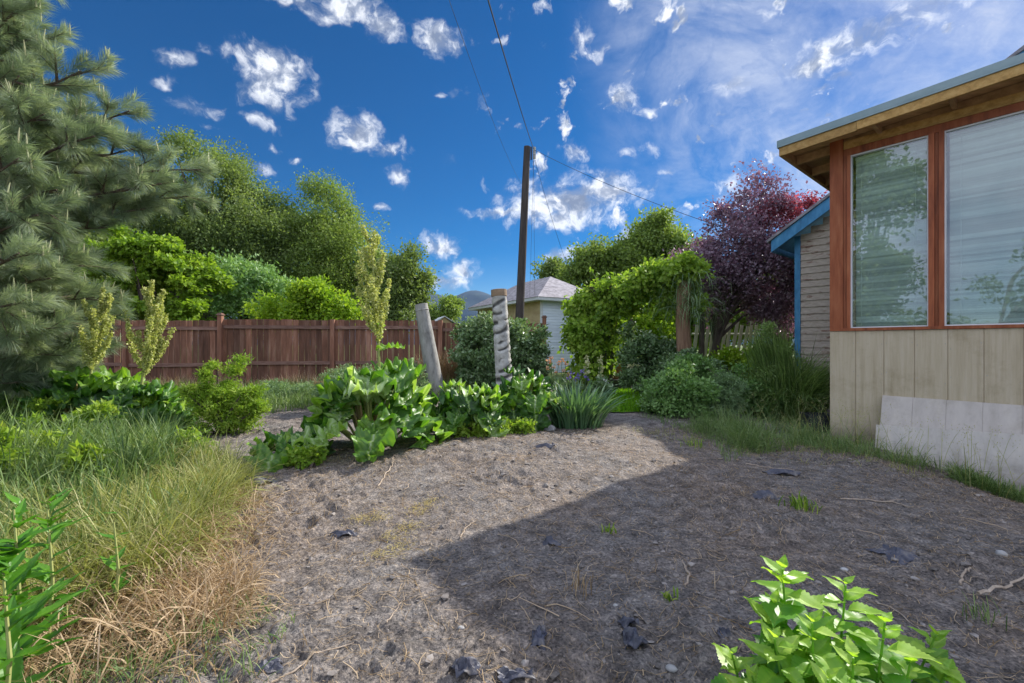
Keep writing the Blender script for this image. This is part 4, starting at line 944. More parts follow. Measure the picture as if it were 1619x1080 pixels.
# ------------------------------------------------------------------ grass
def region(n, poly, g):
    poly = np.array(poly); mn = poly.min(0); mxx = poly.max(0); out = []
    tot = 0
    while tot < n:
        p = mn+(mxx-mn)*g.random((n*2, 2)); ins_ = np.zeros(len(p), bool); j = len(poly)-1
        for i in range(len(poly)):
            a, b = poly[i], poly[j]
            c = ((a[1] > p[:, 1]) != (b[1] > p[:, 1])) & (p[:, 0] < (b[0]-a[0])*(p[:, 1]-a[1])/(b[1]-a[1]+1e-12)+a[0])
            ins_ ^= c; j = i
        p = p[ins_]; out.append(p); tot += len(p)
    return np.concatenate(out)[:n]
def grassmesh(name, label, mat, n, poly, h, w, lean, seed, cl=.5, clsc=2.0, origin=None, hv=.5, droop=1., seg=4, bias=0, az=None, tuft=0, tr=.05):
    g = np.random.default_rng(seed)
    if tuft:
        cc = region(n//tuft, poly, g); k_ = g.integers(0, len(cc), n); dv = g.normal(size=(n, 2))*tr*(.5+g.random(len(cc)))[k_][:, None]; p = cc[k_]+dv; ca_ = g.random(len(cc))[k_]; hh_ = (.55+.7*g.random(len(cc))**1.5)[k_]; azt = np.arctan2(dv[:, 1], dv[:, 0])+g.normal(size=n)*.7
    else: p = region(n, poly, g)
    keep = vn(p[:, 0]*clsc, p[:, 1]*clsc, seed) > cl*g.random(len(p)); p = p[keep]; m = len(p); azz = None if az is None else az+g.normal(size=m)*.9
    hh = h*(1-hv+hv*g.random(m))*(.6+.6*vn(p[:, 0]*1.5, p[:, 1]*1.5, seed+3))
    a = np.clip(g.random(m)*.7+.3*vn(p[:, 0]*3, p[:, 1]*3, seed+1)+bias, 0, 1)
    if tuft: hh = hh*hh_[keep]; a = np.clip(.5*g.random(m)+.5*ca_[keep]+bias, 0, 1); azz = azt[keep]
    mb = MB(); blades(mb, p[:, 0], p[:, 1], G(p[:, 0], p[:, 1])-.01, hh, w*(.6+.8*g.random(m)), lean*(.3+g.random(m)), a, g=g, droop=droop, seg=seg, az=azz)
    return tag(mb.build(name, M[mat]), label, 'grass', kind='stuff')
e = lambda *a: [GP(*q) for q in a]
grassmesh('green_grass', 'tall grey green grass covering the left of the garden', 'grass', 52000, [(-9, 7.6), (-5.4, 7.2), (-4.3, 5.9), (-3.9, 5.2), (-3.2, 4.4), (-2.85, 3.6), (-3.0, 2.6), (-3.2, 1.7), (-6, 1.7)], .66, .008, .95, 101, seg=5, hv=.6, tuft=26, tr=.045)
grassmesh('yellow_grass', 'fine yellow green grass in front of the taller grass', 'ygrass', 62000, [(-3.9, 4.6), (-3.0, 4.5), (-2.35, 4.0), (-2.05, 3.4), (-1.95, 2.9), (-1.75, 2.2), (-2.2, 1.5), (-3.2, 1.6), (-5.0, 3.4)], .42, .0045, 1.6, 102, seg=5, hv=.6, tuft=30, tr=.05)
grassmesh('green_grass', 'scattered taller green stems in the yellow green grass', 'grass', 4500, [(-3.9, 4.6), (-2.6, 4.3), (-2.1, 3.3), (-1.95, 2.4), (-3.2, 1.5), (-5.0, 3.4)], .5, .006, .7, 120, seg=5, cl=1.2)
grassmesh('dry_grass', 'tan dead grass along the edge of the bare soil', 'dry', 17000, [(-2.2, 3.5), (-1.75, 3.25), (-1.5, 2.6), (-1.2, 2.0), (-1.05, 1.5), (-1.3, 1.0), (-2.6, 1.0), (-2.4, 2.0), (-2.35, 2.8)], .34, .004, 1.9, 103, seg=5, cl=.6, hv=.7, tuft=22, tr=.05)
grassmesh('green_grass', 'short green grass among the dead grass at the bottom left', 'grass', 7000, [(-1.6, 2.4), (-.9, 1.9), (-.8, 1.2), (-2.4, 1.0), (-2.8, 2.0)], .12, .004, 1.0, 104, cl=1.0)
grassmesh('dry_grass', 'dry stalks along the foot of the fence', 'dry', 4200, [(-8.5, 10.2), (-3.2, 10.9), (-3.2, 11.8), (-9.5, 11.2)], .55, .007, .6, 105)
grassmesh('green_grass', 'mixed green growth in front of the fence', 'grass', 26000, [(-10, 7.4), (-4.0, 7.6), (-2.5, 9.2), (-.8, 9.2), (-.8, 12.4), (-3.4, 12.0), (-10, 11.2)], .42, .011, .8, 106)
grassmesh('green_grass', 'wispy green grass along the foot of the beige wall', 'grass', 13000, [lw(-.5, 0, 0)[:2], lw(.0, -.1, 0)[:2], lw(.9, -.38, 0)[:2], lw(1.0, -.75, 0)[:2], lw(.4, -1.2, 0)[:2], lw(-.3, -1.7, 0)[:2], lw(-1.1, -1.4, 0)[:2], lw(-1.4, -.7, 0)[:2]], .42, .0045, 1.3, 107, seg=5, cl=1.7, clsc=3.6, bias=.08, tuft=22, tr=.04)
g = np.random.default_rng(130); mb = MB(); n = 130
bs_ = np.array([lw(s_, v_, 0)[:2] for s_, v_ in zip(-.6+2.5*g.random(n), -.45-.5*g.random(n))])
hh_ = .22+.34*g.random(n); az_ = g.random(n)*6.28; zz_ = G(bs_[:, 0], bs_[:, 1])
blades(mb, bs_[:, 0], bs_[:, 1], zz_, hh_, np.full(n, .0035), .25+.5*g.random(n), .3+.7*g.random(n), seg=6, g=g, az=az_)
for k in range(n):
    q_ = np.array([bs_[k, 0], bs_[k, 1], zz_[k]+hh_[k]*.9])+np.array([math.cos(az_[k]), math.sin(az_[k]), 0])*hh_[k]*.25
    m_ = 9; leaves(mb, q_+g.normal(size=(m_, 3))*[.02, .02, .035], g.normal(size=(m_, 3))*.4+[0, 0, 1], g.normal(size=(m_, 3)), np.full(m_, .018), np.full(m_, .005), .5+.5*g.random(m_))
tag(mb.build('seeding_grass', M['ygrass']), 'tall wispy grass stalks with seed heads in front of the beige wall and leaning sheets', 'grass', kind='stuff')
grassmesh('thin_grass', 'fine thin grass creeping from the wall over the bare soil', 'ygrass', 3500, [lw(-1.4, -.6, 0)[:2], lw(.9, -.7, 0)[:2], lw(1.2, -1.1, 0)[:2], lw(.4, -1.8, 0)[:2], lw(-.8, -2.1, 0)[:2], lw(-1.8, -1.6, 0)[:2]], .16, .003, 1.3, 121, seg=5, cl=1.5, clsc=3, tuft=12)
grassmesh('green_grass', 'small grass patch at the foot of the leaning sheets', 'grass', 2600, [lw(1.0, -.5, 0)[:2], lw(1.75, -.5, 0)[:2], lw(1.75, -.8, 0)[:2], lw(1.35, -.85, 0)[:2]], .24, .005, 1.1, 108, seg=5, cl=1.0, clsc=4, tuft=14)
grassmesh('thin_grass', 'thin weeds between bare soil and right hand shrubs', 'grass', 7000, [GP(1010, 662), GP(1120, 655), GP(1300, 662), GP(1250, 690), GP(1150, 735), GP(1120, 700), GP(1060, 680)], .14, .005, .9, 109, cl=1.1)
grassmesh('thin_grass', 'low growth between the shrubs and arbor', 'lawn', 9000, [(P(1120, 0, 7.5)[0], 7.5), (5.0, 7.2), (6.5, 12), (P(880, 0, 12.5)[0], 12.5), (P(880, 0, 8)[0], 8)], .2, .009, .8, 110, cl=1.0)
grassmesh('dry_grass', 'sparse dead stalks in the dug soil', 'dry', 500, [(-1, 1.6), (2.8, 1.6), (4.0, 3.6), (2.2, 5.2), (-2.0, 4.4)], .12, .003, 1.5, 111, cl=1.4, clsc=3)
def tuft(label, px, py, n, h, mat='grass', w=.005, lean=.8, r=.05, seed=1):
    g = np.random.default_rng(seed); x, y = GP(px, py); mb = MB()
    X = x+g.normal(size=n)*r; Y = y+g.normal(size=n)*r
    blades(mb, X, Y, G(X, Y)-.005, h*(.5+.6*g.random(n)), np.full(n, w), lean*(.2+g.random(n)), g.random(n), g=g, seg=5)
    tag(mb.build('weed_tuft', M[mat], origin=(x, y, 0)), label, 'weed', 'small weed tufts on the bare soil')
tuft('yellow green tuft right of the big grey fabric scrap', 1268, 808, 60, .11, 'weed', .008, seed=1)
tuft('pale dead tuft in the shaded soil at the centre', 915, 935, 34, .13, 'dry', .004, .5, .03, seed=2)
tuft('small green tuft near the right edge of the soil', 1555, 975, 26, .1, 'grass', .004, .5, .03, seed=3)
tuft('tiny sprout in the shaded soil below the lit patch', 962, 845, 22, .06, 'weed', .01, .9, .02, seed=4)
tuft('tiny sprout left of the nettle', 1060, 945, 20, .05, 'weed', .008, .9, .02, seed=5)
tuft('tiny sprout at the left of the nettle stems near a black scrap', 1098, 660+50, 40, .12, 'weed', .007, .9, .06, seed=6)

# ------------------------------------------------------------------ litter
g = np.random.default_rng(15); n = 22000
p = region(n, [(-1.6, 1.2), (2.6, 1.2), (4.6, 3.6), (3.6, 5.6), (1.6, 6.2), (-2.8, 5.2), (-2.3, 3)], g)
az = g.random(n)*math.pi; L = .015+.11*g.random(n)**3; dx, dy = np.cos(az)*L/2, np.sin(az)*L/2
s = np.linspace(-1, 1, 4); bend = (g.random(n)-.5)*L*.5
pts = np.stack([p[:, :1]+dx[:, None]*s-np.sin(az)[:, None]*bend[:, None]*s**2, p[:, 1:]+dy[:, None]*s+np.cos(az)[:, None]*bend[:, None]*s**2, np.zeros((n, 4))], -1)
pts[..., 2] = G(pts[..., 0], pts[..., 1])+.006
pts[..., 2] += (g.random(n)*.012)[:, None]*np.abs(s)
w = np.repeat((.0012+.0022*g.random(n)**2)[:, None], 4, 1)
mb = MB(); mb.strip(pts, np.stack([-np.sin(az), np.cos(az), np.zeros(n)], 1), w, g.random(n)*.9)
tag(mb.build('straw_litter', M['dry']), 'bits of dry straw scattered over the bare soil', 'straw', kind='stuff')
import bmesh
bm = bmesh.new(); bmesh.ops.create_icosphere(bm, subdivisions=1, radius=1)
iv = np.array([x.co[:] for x in bm.verts]); iff = np.array([[q.index for q in p_.verts] for p_ in bm.faces]); bm.free()
n = 6500; p = region(n, [(-2.2, 1.1), (3.0, 1.1), (5, 3.6), (3.8, 5.6), (1.6, 6.4), (-3.4, 6.2), (-2.6, 3)], g)
r = .003+.016*g.random(n)**6
jit = 1+.9*(g.random((n, len(iv), 1))-.5)
sc = np.stack([r*(.8+.6*g.random(n)), r*(.8+.6*g.random(n)), r*(.35+.4*g.random(n))], 1)
v = iv[None]*jit*sc[:, None]+np.stack([p[:, 0], p[:, 1], G(p[:, 0], p[:, 1])+r*.25], 1)[:, None]
f = (np.arange(n)[:, None, None]*len(iv)+iff[None]).reshape(-1, 3)
mb = MB(); mb.add(v.reshape(-1, 3), f, np.repeat(g.random(n), len(iv)))
tag(mb.build('soil_clods', M['clod']), 'crumbs and clods of dug soil', 'soil', kind='stuff')
n = 240; p = region(n, [(-1.5, 1.2), (2.4, 1.2), (4.2, 3.4), (3.4, 5.3), (1.2, 5.8), (-2.6, 5.0), (-2.2, 3)], g)
az = g.random(n)*math.pi*2; L = .05+.16*g.random(n)**2; mb = MB()
for k in range(n):
    q = np.linspace(0, 1, 5); bx_ = p[k, 0]+np.cos(az[k]+q*g.normal()*.9)*L[k]*q; by_ = p[k, 1]+np.sin(az[k]+q*g.normal()*.9)*L[k]*q
    rr_ = .0012+.002*g.random()
    mb.tube(np.stack([bx_, by_, G(bx_, by_)+rr_+.003+.01*g.random()*q], 1), np.linspace(rr_, rr_*.5, 5), 4, a=g.random())
tag(mb.build('twig_litter', M['dry']), 'small dry twigs and root bits strewn over the bare soil', 'twigs', kind='stuff')
# yellow tendrils
n = 420; gg = np.random.default_rng(16)
cen = [GP(680, 803), GP(665, 815), GP(645, 838), GP(625, 850), GP(570, 826), GP(600, 826), GP(605, 878), GP(633, 868)]
c = np.array(cen)[gg.integers(0, len(cen), n)]+gg.normal(size=(n, 2))*.045
az = gg.random(n)*6.28; L = .02+.03*gg.random(n); s = np.linspace(0, 1, 4)
pts = np.stack([c[:, :1]+np.cos(az[:, None]+s*2)*L[:, None]*s, c[:, 1:]+np.sin(az[:, None]+s*2)*L[:, None]*s, np.zeros((n, 4))], -1)
pts[..., 2] = G(pts[..., 0], pts[..., 1])+.004+gg.random(n)[:, None]*.012
mb = MB(); mb.strip(pts, np.stack([-np.sin(az), np.cos(az), np.zeros(n)], 1), np.full((n, 4), .0028), gg.random(n))
tag(mb.build('yellow_roots', M['yellowstraw']), 'tangle of yellow dead stems lying on the lit soil', 'dead plant', kind='stuff')
# sticks
def stick(label, pts, r, fork=False):
    q = []
    for x, y in pts:
        X, Y = GP(x, y); q.append((X, Y, float(G(X, Y))+r+.006))
    mb = MB(); q = np.array(q)
    s0 = np.linspace(0, 1, len(q)); s1 = np.linspace(0, 1, 14)
    q = np.stack([np.interp(s1, s0, q[:, c]) for c in range(3)], 1); q[:, 2] = np.maximum(q[:, 2], G(q[:, 0], q[:, 1])+r*.5)
    q[1:-1] += rng.normal(size=(12, 3))*r*.7
    mb.tube(q, np.linspace(r, r*.5, 14), 6)
    if fork: mb.tube([q[7], q[7]+(q[9]-q[7])*.6+np.array([.03, .03, .01]), q[7]+(q[10]-q[7])*.8+np.array([.08, .05, .01])], [r*.6, r*.5, r*.3], 5)
    tag(mb.build('dry_stick', M['stick'], origin=q[0]), label, 'stick', 'dry sticks lying on the soil')
stick('pale crooked stick in front of the largest rhubarb', [(598, 776), (610, 760), (620, 748), (622, 738)], .006)
stick('long pale stick at the right edge of the soil', [(1548, 938), (1580, 934), (1605, 925), (1640, 905)], .008)
stick('forked thin twig in front of the beige wall', [(1330, 795), (1380, 796), (1420, 800), (1445, 808)], .005, True)
stick('thin straight stalk on the lit soil at the lower left', [(612, 985), (625, 968), (643, 948)], .003)
stick('short white stick at the right, below the dark scrap', [(1520, 925), (1527, 912), (1533, 905)], .006)
stick('curved root on the shaded soil above the nettle', [(1083, 925), (1090, 912), (1084, 900), (1080, 890)], .005)
stick('long thin stalk crossing the soil right of the nettle', [(1385, 945), (1420, 962), (1450, 985), (1470, 1000)], .003)
stick('thin stick at the bottom left of the bare soil', [(430, 1075), (470, 1060), (500, 1035), (560, 1015)], .004)
stick('dark stick poking from the tan grass', [(270, 915), (290, 905), (314, 885)], .008)
stick('pale twig on the shade line of the soil', [(728, 856), (738, 840), (754, 828)], .004)
stick('twig lying in the grass strip near the wall', [(1180, 735), (1215, 742), (1255, 745)], .005)
# weed fabric scraps
def scrap(label, px, py, w, d, seed, tall=.02):
    g = np.random.default_rng(seed); X, Y = GP(px, py); n = 12
    u, v_ = np.meshgrid(np.linspace(-1, 1, n), np.linspace(-1, 1, n))
    ang = g.random()*.8-.4; ed = 1+.3*(vn(np.arctan2(v_, u)*2+seed, u*0, seed)-.5)*2
    x = X+(u*math.cos(ang)-v_*math.sin(ang))*w/2*ed; y = Y+(u*math.sin(ang)+v_*math.cos(ang))*d/2*ed
    z = G(x, y, False)+.02+.5*(G(x, y)-G(x, y, False))-.014*(u**2+v_**2)+tall*np.abs(vn(u*2+seed, v_*2, seed)-.3)*2.2*(1-.6*(u**2+v_**2)/2)
    z0 = np.stack([x, y, z], -1).reshape(-1, 3); z1 = z0-np.array([0, 0, .003])
    i_ = np.arange(n-1)[:, None]*n; j_ = np.arange(n-1)[None]; ff = np.stack([i_+j_, i_+j_+1, i_+n+j_+1, i_+n+j_], -1).reshape(-1, 4)
    mb = MB(); mb.add(z0, ff); mb.add(z1, ff[:, ::-1])
    tag(mb.build('fabric_scrap', M['fabric'], origin=(X, Y, float(G(X, Y)))), label, 'plastic scrap', 'torn weed fabric scraps')
scrap('crumpled black fabric strip at the bottom centre, upper piece', 995, 988, .08, .05, 1, .03)
scrap('larger crumpled black fabric strip just below the upper piece', 1005, 1018, .09, .07, 2, .035)
scrap('long upright black scrap left of the crumpled strip', 853, 1018, .05, .13, 3, .025)
scrap('folded shiny scrap at the bottom left of centre', 738, 1062, .09, .06, 4, .035)
scrap('flat grey blue scrap left of the forked twig', 1210, 792, .2, .12, 5, .03)
scrap('flat dark scrap in the shaded soil at the right', 1420, 878, .2, .16, 6, .015)
scrap('dark scrap on the lit soil near the rhubarb', 868, 722, .25, .08, 7, .03)
scrap('small black scrap in the shade at the centre', 872, 866, .09, .05, 8, .02)
scrap('black scrap at the bottom edge of the soil', 820, 1078, .12, .05, 9, .03)
scrap('dark scrap left of the yellow stems', 545, 845, .14, .05, 10, .015)
scrap('weathered grey scrap at the dry grass edge', 395, 768, .3, .16, 11, .05)
scrap('pale purple scrap lying upslope of the grey blue scrap', 1240, 752, .3, .1, 12, .03)
scrap('small scrap at the bottom left of the bare soil', 428, 1055, .08, .06, 13, .02)
scrap('tiny scrap hidden at the left of the nettle', 1145, 1010, .05, .04, 14, .02)
# a few larger pale stones
def pstone(label, px, py, r, seed):
    X, Y = GP(px, py); mb = MB(); rock(mb, (X, Y, float(G(X, Y))+r*.3), (r, r*.8, r*.55), rng, sub=2)
    tag(mb.build('pebble', M['stone'], origin=(X, Y, 0), smooth=True), label, 'stone', 'pale stones in the soil')
pstone('pale pebble in the shaded soil above the crumpled fabric', 974, 956, .012, 1)
pstone('pale stone at the bottom edge near the crumpled fabric', 1062, 1058, .02, 2)
pstone('pale stone right of the nettle top', 1335, 896, .02, 3)
pstone('light stone at the right side of the soil', 1585, 882, .03, 4)
pstone('small stone at the shade edge on the lower left', 730, 995, .014, 5)

# ------------------------------------------------------------------ pine
def pine():
    g = np.random.default_rng(20)
    TX, TY = -7.2, 5.4
    T = thing('pine_tree', 'large pine with long needles and upright pale candles filling the upper left', 'pine tree', (TX, TY, 0))
    tb = MB(); tb.tube([(TX, TY, -.1), (TX+.05, TY, 2), (TX-.05, TY+.05, 4.5), (TX, TY, 7.5)], [.24, .2, .15, .07], 12, jit=.12)
    twigs = []   # (p0, dir, len)
    cand = []
    def branch(p0, p1, r, sub=11, sl=.5, rise=.18):
        p0 = np.array(p0); p1 = np.array(p1); L = np.linalg.norm(p1-p0)
        s = np.linspace(0, 1, 9)[:, None]
        m = (p0+p1)/2-np.array([0, 0, L*.06]); pts = (1-s)**2*p0+2*s*(1-s)*m+s*s*p1
        pts[1:-1] += g.normal(size=(7, 3))*.025
        tb.tube(pts, np.linspace(r*.75, r*.16, 9), 6)
        d = unit(p1-m)
        twigs.append((p1-d*.35, d+np.array([0, 0, .25]), .45))
        for k in range(sub):
            q = .3+.68*(k+g.random()*.6)/sub; b = np.array([np.interp(q, s[:, 0], pts[:, c]) for c in range(3)])
            sgn = 1 if k % 2 else -1
            sd = unit(np.cross(d, [0, 0, 1]))*sgn
            dd = unit(d*(.6+.3*g.random())+sd*(.35+.6*g.random())+np.array([0, 0, rise+g.normal()*.22]))
            l = sl*(1.15-.6*q)*(.7+.6*g.random())
            twigs.append((b, dd, l)); tb.tube([b, b+dd*l*.5+[0, 0, .01], b+dd*l], [r*.3, r*.22, .006], 4)
            for w in range(2):
                e = b+dd*l*(.35+.3*w); d2 = unit(dd+g.normal(size=3)*.6+[0, 0, .15]); l2 = l*.55
                twigs.append((e, d2, l2)); tb.tube([e, e+d2*l2], [.007, .004], 4)
    # hero branches reaching towards the picture (tip px, py, depth)
    heroes = [(205, 175, 5.4), (128, 112, 5.2), (60, 55, 5.1), (318, 268, 6.0), (255, 290, 5.6), (210, 235, 5.5), (150, 215, 5.0), (300, 310, 6.1), (230, 330, 5.8), (170, 360, 5.6), (60, 340, 4.6), (130, 420, 5.4), (90, 300, 4.9), (150, 470, 5.9), (110, 510, 5.6), (130, 545, 5.9), (60, 560, 5.4), (20, 20, 4.8), (70, 180, 4.9), (30, 250, 4.5), (80, 440, 5.0), (20, 480, 4.6), (30, 120, 4.8), (30, 400, 4.4), (180, 500, 6.2), (90, 240, 5.6), (160, 300, 6.2), (20, 60, 5.8), (45, 530, 4.9), (140, 270, 6.4), (70, 592, 5.7), (128, 580, 6.3), (25, 605, 5.2), (105, 600, 6.6), (150, 560, 6.5), (60, 575, 6.4)]
    for (x, y, Y) in heroes:
        e = P(x, y, Y); z0 = e[2]*.85+.25+g.normal()*.15
        branch((TX, TY, min(max(z0, .8), 7.2)), e, .04+.012*g.random())
    for k in range(26):      # round the trunk, out of the picture too
        az = g.random()*6.28; z = 1.2+5.6*g.random(); l = (2.6-.28*z)*(.8+.4*g.random())
        branch((TX, TY, z), (TX+math.cos(az)*l, TY+math.sin(az)*l, z+.2+.2*g.random()), .035, sub=7)
    tr = tb.build('trunk', M['pinebark'], T)
    # needles
    P0 = np.array([t[0] for t in twigs]); D = unit(np.array([t[1] for t in twigs])); L = np.array([t[2] for t in twigs])
    vis = (P0[:, 0]+D[:, 0]*L > -7.5)
    npt = np.where(vis, 400*L/.4, 90*L/.4).astype(int)
    ii = np.repeat(np.arange(len(L)), npt); n = len(ii)
    t_ = .15+.85*g.random(n)**.7
    pos = P0[ii]+D[ii]*(t_*L[ii])[:, None]
    rd = g.normal(size=(n, 3)); rd = unit(rd-D[ii]*np.sum(rd*D[ii], 1, keepdims=True))
    ax = unit(D[ii]*(.75+.3*g.random(n))[:, None]+rd*.75+np.array([0, 0, .05]))
    ln = .12+.08*g.random(n); sd = unit(np.cross(ax, g.normal(size=(n, 3))))
    a = np.clip(.1+.5*g.random(len(L))[ii]+.4*g.random(n), 0, 1)
    tip = pos+ax*ln[:, None]-np.array([0, 0, 1])*(ln*.18*g.random(n))[:, None]
    mid = pos+ax*(ln*.5)[:, None]
    w = .0036
    v = np.stack([pos-sd*w*.3, mid-sd*w*.5, tip, mid+sd*w*.5], 1)
    mb = MB(); mb.add(v.reshape(-1, 3), np.arange(n)[:, None]*4+np.arange(4)[None], np.repeat(a, 4))
    mb.build('crown', M['pine'], T)
    mb = MB()
    for k in range(len(L)):
        if not vis[k] or g.random() < .45: continue
        e = P0[k]+D[k]*L[k]
        for q in range(1+int(g.random()*3)):
            o_ = e+g.normal(size=3)*.02; h_ = .07+.08*g.random(); up = np.array([g.normal()*.1, g.normal()*.1, 1])*h_
            mb.tube([o_, o_+up*.5, o_+up], [.008, .0085, .003], 5, a=g.random())
    mb.build('candle', M['candle'], T)
    print('pine needles', n)
pine()

# trees behind and left of the camera: mirrored in the window panes
tree('elm_tree', 'green tree out of frame, mirrored in the narrow window pane', 'elm2', (-7.9, -1.3), [(-7.9, -1.2, 2.6, 1.4, 1.4, 2.0), (-8, -1.3, 5.0, 1.5, 1.5, 2.2), (-8, -1.3, 7.2, 1.2, 1.2, 1.8)], 420, 34, .25, .16, .1, r0=.2, seed=33)
tree('elm_tree', 'far tree out of frame, mirrored in the wide window pane', 'elm', (-15, -9), [(-15, -10, 2.6, 3.2, 3.0, 2.4), (-15, -16, 4.6, 3, 3, 4.2), (-12, -14, 2.6, 2, 2, 2)], 420, 34, .35, .22, .14, r0=.25, seed=34)

# ------------------------------------------------------------------ sun, sky, camera
SAZ, SEL = R(49.4), R(35.7)     # azimuth measured clockwise from +Y
sd_ = Vector((math.sin(SAZ)*math.cos(SEL), math.cos(SAZ)*math.cos(SEL), math.sin(SEL)))
sl = bpy.data.lights.new('sun', 'SUN'); sl.energy = 5.0; sl.angle = R(.55); sl.color = (1, .95, .87)
so = bpy.data.objects.new('sun', sl); COL.objects.link(so); so.rotation_euler = sd_.to_track_quat('Z', 'Y').to_euler()
w = bpy.data.worlds.new('World'); scene.world = w; w.use_nodes = True; w.node_tree.nodes.clear(); t = NT(w.node_tree)
sky = t.n('ShaderNodeTexSky', sky_type='NISHITA', sun_disc=False, sun_elevation=SEL, sun_rotation=SAZ, altitude=1400, air_density=1.0, dust_density=.6, ozone_density=3.0)
hs = t.n('ShaderNodeHueSaturation', i_Saturation=1.6, i_Value=.43, i_Hue=.505); t.l(sky.outputs[0], hs.inputs['Color'])
tc = t.n('ShaderNodeTexCoord'); dirv = tc.outputs['Generated']
def vmath(op, a, b):
    m = t.n('ShaderNodeVectorMath', operation=op)
    for k, x in enumerate((a, b)):
        if hasattr(x, 'is_linked'): t.l(x, m.inputs[k])
        else: m.inputs[k].default_value = x
    return m
def wnoise(scale, det, ro, vec=dirv, dist=0.):
    n = t.n('ShaderNodeTexNoise', i_Scale=scale, i_Detail=det, i_Roughness=ro, i_Distortion=dist); t.l(vec, n.inputs[0]); return n
wn = wnoise(9, 4, .6)
warp = vmath('MULTIPLY', vmath('SUBTRACT', wn.outputs['Color'], (.5, .5, .5)).outputs[0], (.09, .09, .07))
wd = vmath('ADD', dirv, warp.outputs[0]).outputs[0]
def cdir(px, py): return unit(np.array([(px-810)/F, 1, (545-py)/F]))
clouds = [  # px, py, radius x, radius y, strength
 (425,118,58,44,1), (440,160,26,26,.9), (400,95,55,16,.8), (400,190,30,12,.8), (285,95,26,12,.85), (272,122,14,12,.8), (295,160,34,12,.7), (310,195,12,8,.5),
 (565,215,36,26,1), (610,235,36,14,.9), (630,275,18,16,.9), (400,262,24,13,.95), (465,250,14,8,.7), (425,232,14,7,.6), (245,235,10,6,.6),
 (560,15,55,20,1), (600,40,45,18,.9), (690,55,40,18,.9), (480,2,45,10,.8),
 (705,388,42,18,1), (735,430,26,18,1), (715,445,40,12,1),
 (900,318,95,40,1), (850,335,60,28,1), (955,308,65,28,1), (800,335,60,10,.9), (880,350,50,22,.95), (980,350,26,10,.9), (1010,300,20,14,.7),
 (920,60,28,20,.8), (950,75,16,12,.7), (985,150,36,20,.8), (1030,175,18,12,.7), (905,245,24,16,.75), (985,248,16,10,.7), (1030,235,26,8,.7), (1050,270,18,6,.6), (855,80,10,7,.6),
 (900,405,24,12,.9), (1000,370,30,16,.8), (1180,310,60,22,.8), (1060,350,30,14,.7), (1150,295,30,14,.7),
 (1300,95,55,18,.85), (1350,60,60,26,.8), (1230,180,10,8,.7), (1410,40,60,30,.8), (1300,140,20,12,.7), (1160,130,30,18,.6), (1215,20,14,10,.7), (1500,20,60,20,.5), (600,330,18,6,.6), (700,155,10,8,.5), (1330,120,22,10,.7)]
acc = None
for (px, py, rx, ry, st) in clouds:
    d = cdir(px, py); c2 = (py-545)**2+(px-810)**2+F*F; k = F/math.sqrt(c2)   # angular shrink off axis
    ax_ = rx/math.sqrt(c2); ay_ = ry/math.sqrt(c2)
    df = vmath('SUBTRACT', wd, tuple(d)); sc_ = vmath('MULTIPLY', df.outputs[0], (1/ax_, 1/ax_, 1/ay_))
    ln = t.n('ShaderNodeVectorMath', operation='LENGTH'); t.l(sc_.outputs[0], ln.inputs[0])
    m_ = t.n('ShaderNodeMapRange', i_1=1.6, i_2=.2, i_3=0., i_4=st*.95); t.l(ln.outputs['Value'], m_.inputs[0])
    acc = m_.outputs[0] if acc is None else t.math('MAXIMUM', acc, m_.outputs[0])
fn = wnoise(24, 8, .62, wd).outputs['Fac']
dens = t.math('ADD', acc, t.math('MULTIPLY_ADD', fn, 1.7, -.95))
cm = t.n('ShaderNodeMapRange', i_1=.14, i_2=.95, interpolation_type='SMOOTHSTEP'); t.l(dens, cm.inputs[0])
pr = t.n('ShaderNodeVectorMath', operation='DOT_PRODUCT'); t.l(dirv, pr.inputs[0]); pr.inputs[1].default_value = tuple(cdir(1130, 190))
prm = t.n('ShaderNodeMapRange', i_1=.86, i_2=.97, interpolation_type='SMOOTHSTEP'); t.l(pr.outputs['Value'], prm.inputs[0])
pn = wnoise(17, 7, .58, wd).outputs['Fac']
pm = t.n('ShaderNodeMapRange', i_1=.585, i_2=.69, interpolation_type='SMOOTHSTEP'); t.l(pn, pm.inputs[0])
dens_on = t.math('MAXIMUM', t.math('MULTIPLY', cm.outputs[0], t.math('MULTIPLY', acc, 6, clamp=True)), t.math('MULTIPLY', pm.outputs[0], prm.outputs[0]))
# thin cirrus high on the right
mpc = t.n('ShaderNodeMapping'); mpc.inputs['Rotation'].default_value = (.3, .5, .6); mpc.inputs['Scale'].default_value = (2.0, 7, 5); t.l(dirv, mpc.inputs[0])
ci = wnoise(1.1, 9, .62, mpc.outputs[0], .6).outputs['Fac']
cd = cdir(1330, 30); dt = t.n('ShaderNodeVectorMath', operation='DOT_PRODUCT'); t.l(dirv, dt.inputs[0]); dt.inputs[1].default_value = tuple(cd)
reg = t.n('ShaderNodeMapRange', i_1=.9, i_2=.985, interpolation_type='SMOOTHSTEP'); t.l(dt.outputs['Value'], reg.inputs[0])
cir = t.math('MULTIPLY', reg.outputs[0], t.math('MULTIPLY_ADD', ci, 2.6, -.85, clamp=True))
ci2 = wnoise(5.5, 8, .62, wd, .8).outputs['Fac']
cir = t.math('MULTIPLY', cir, t.math('MULTIPLY_ADD', ci2, 4.2, -1.35, clamp=True), clamp=True)
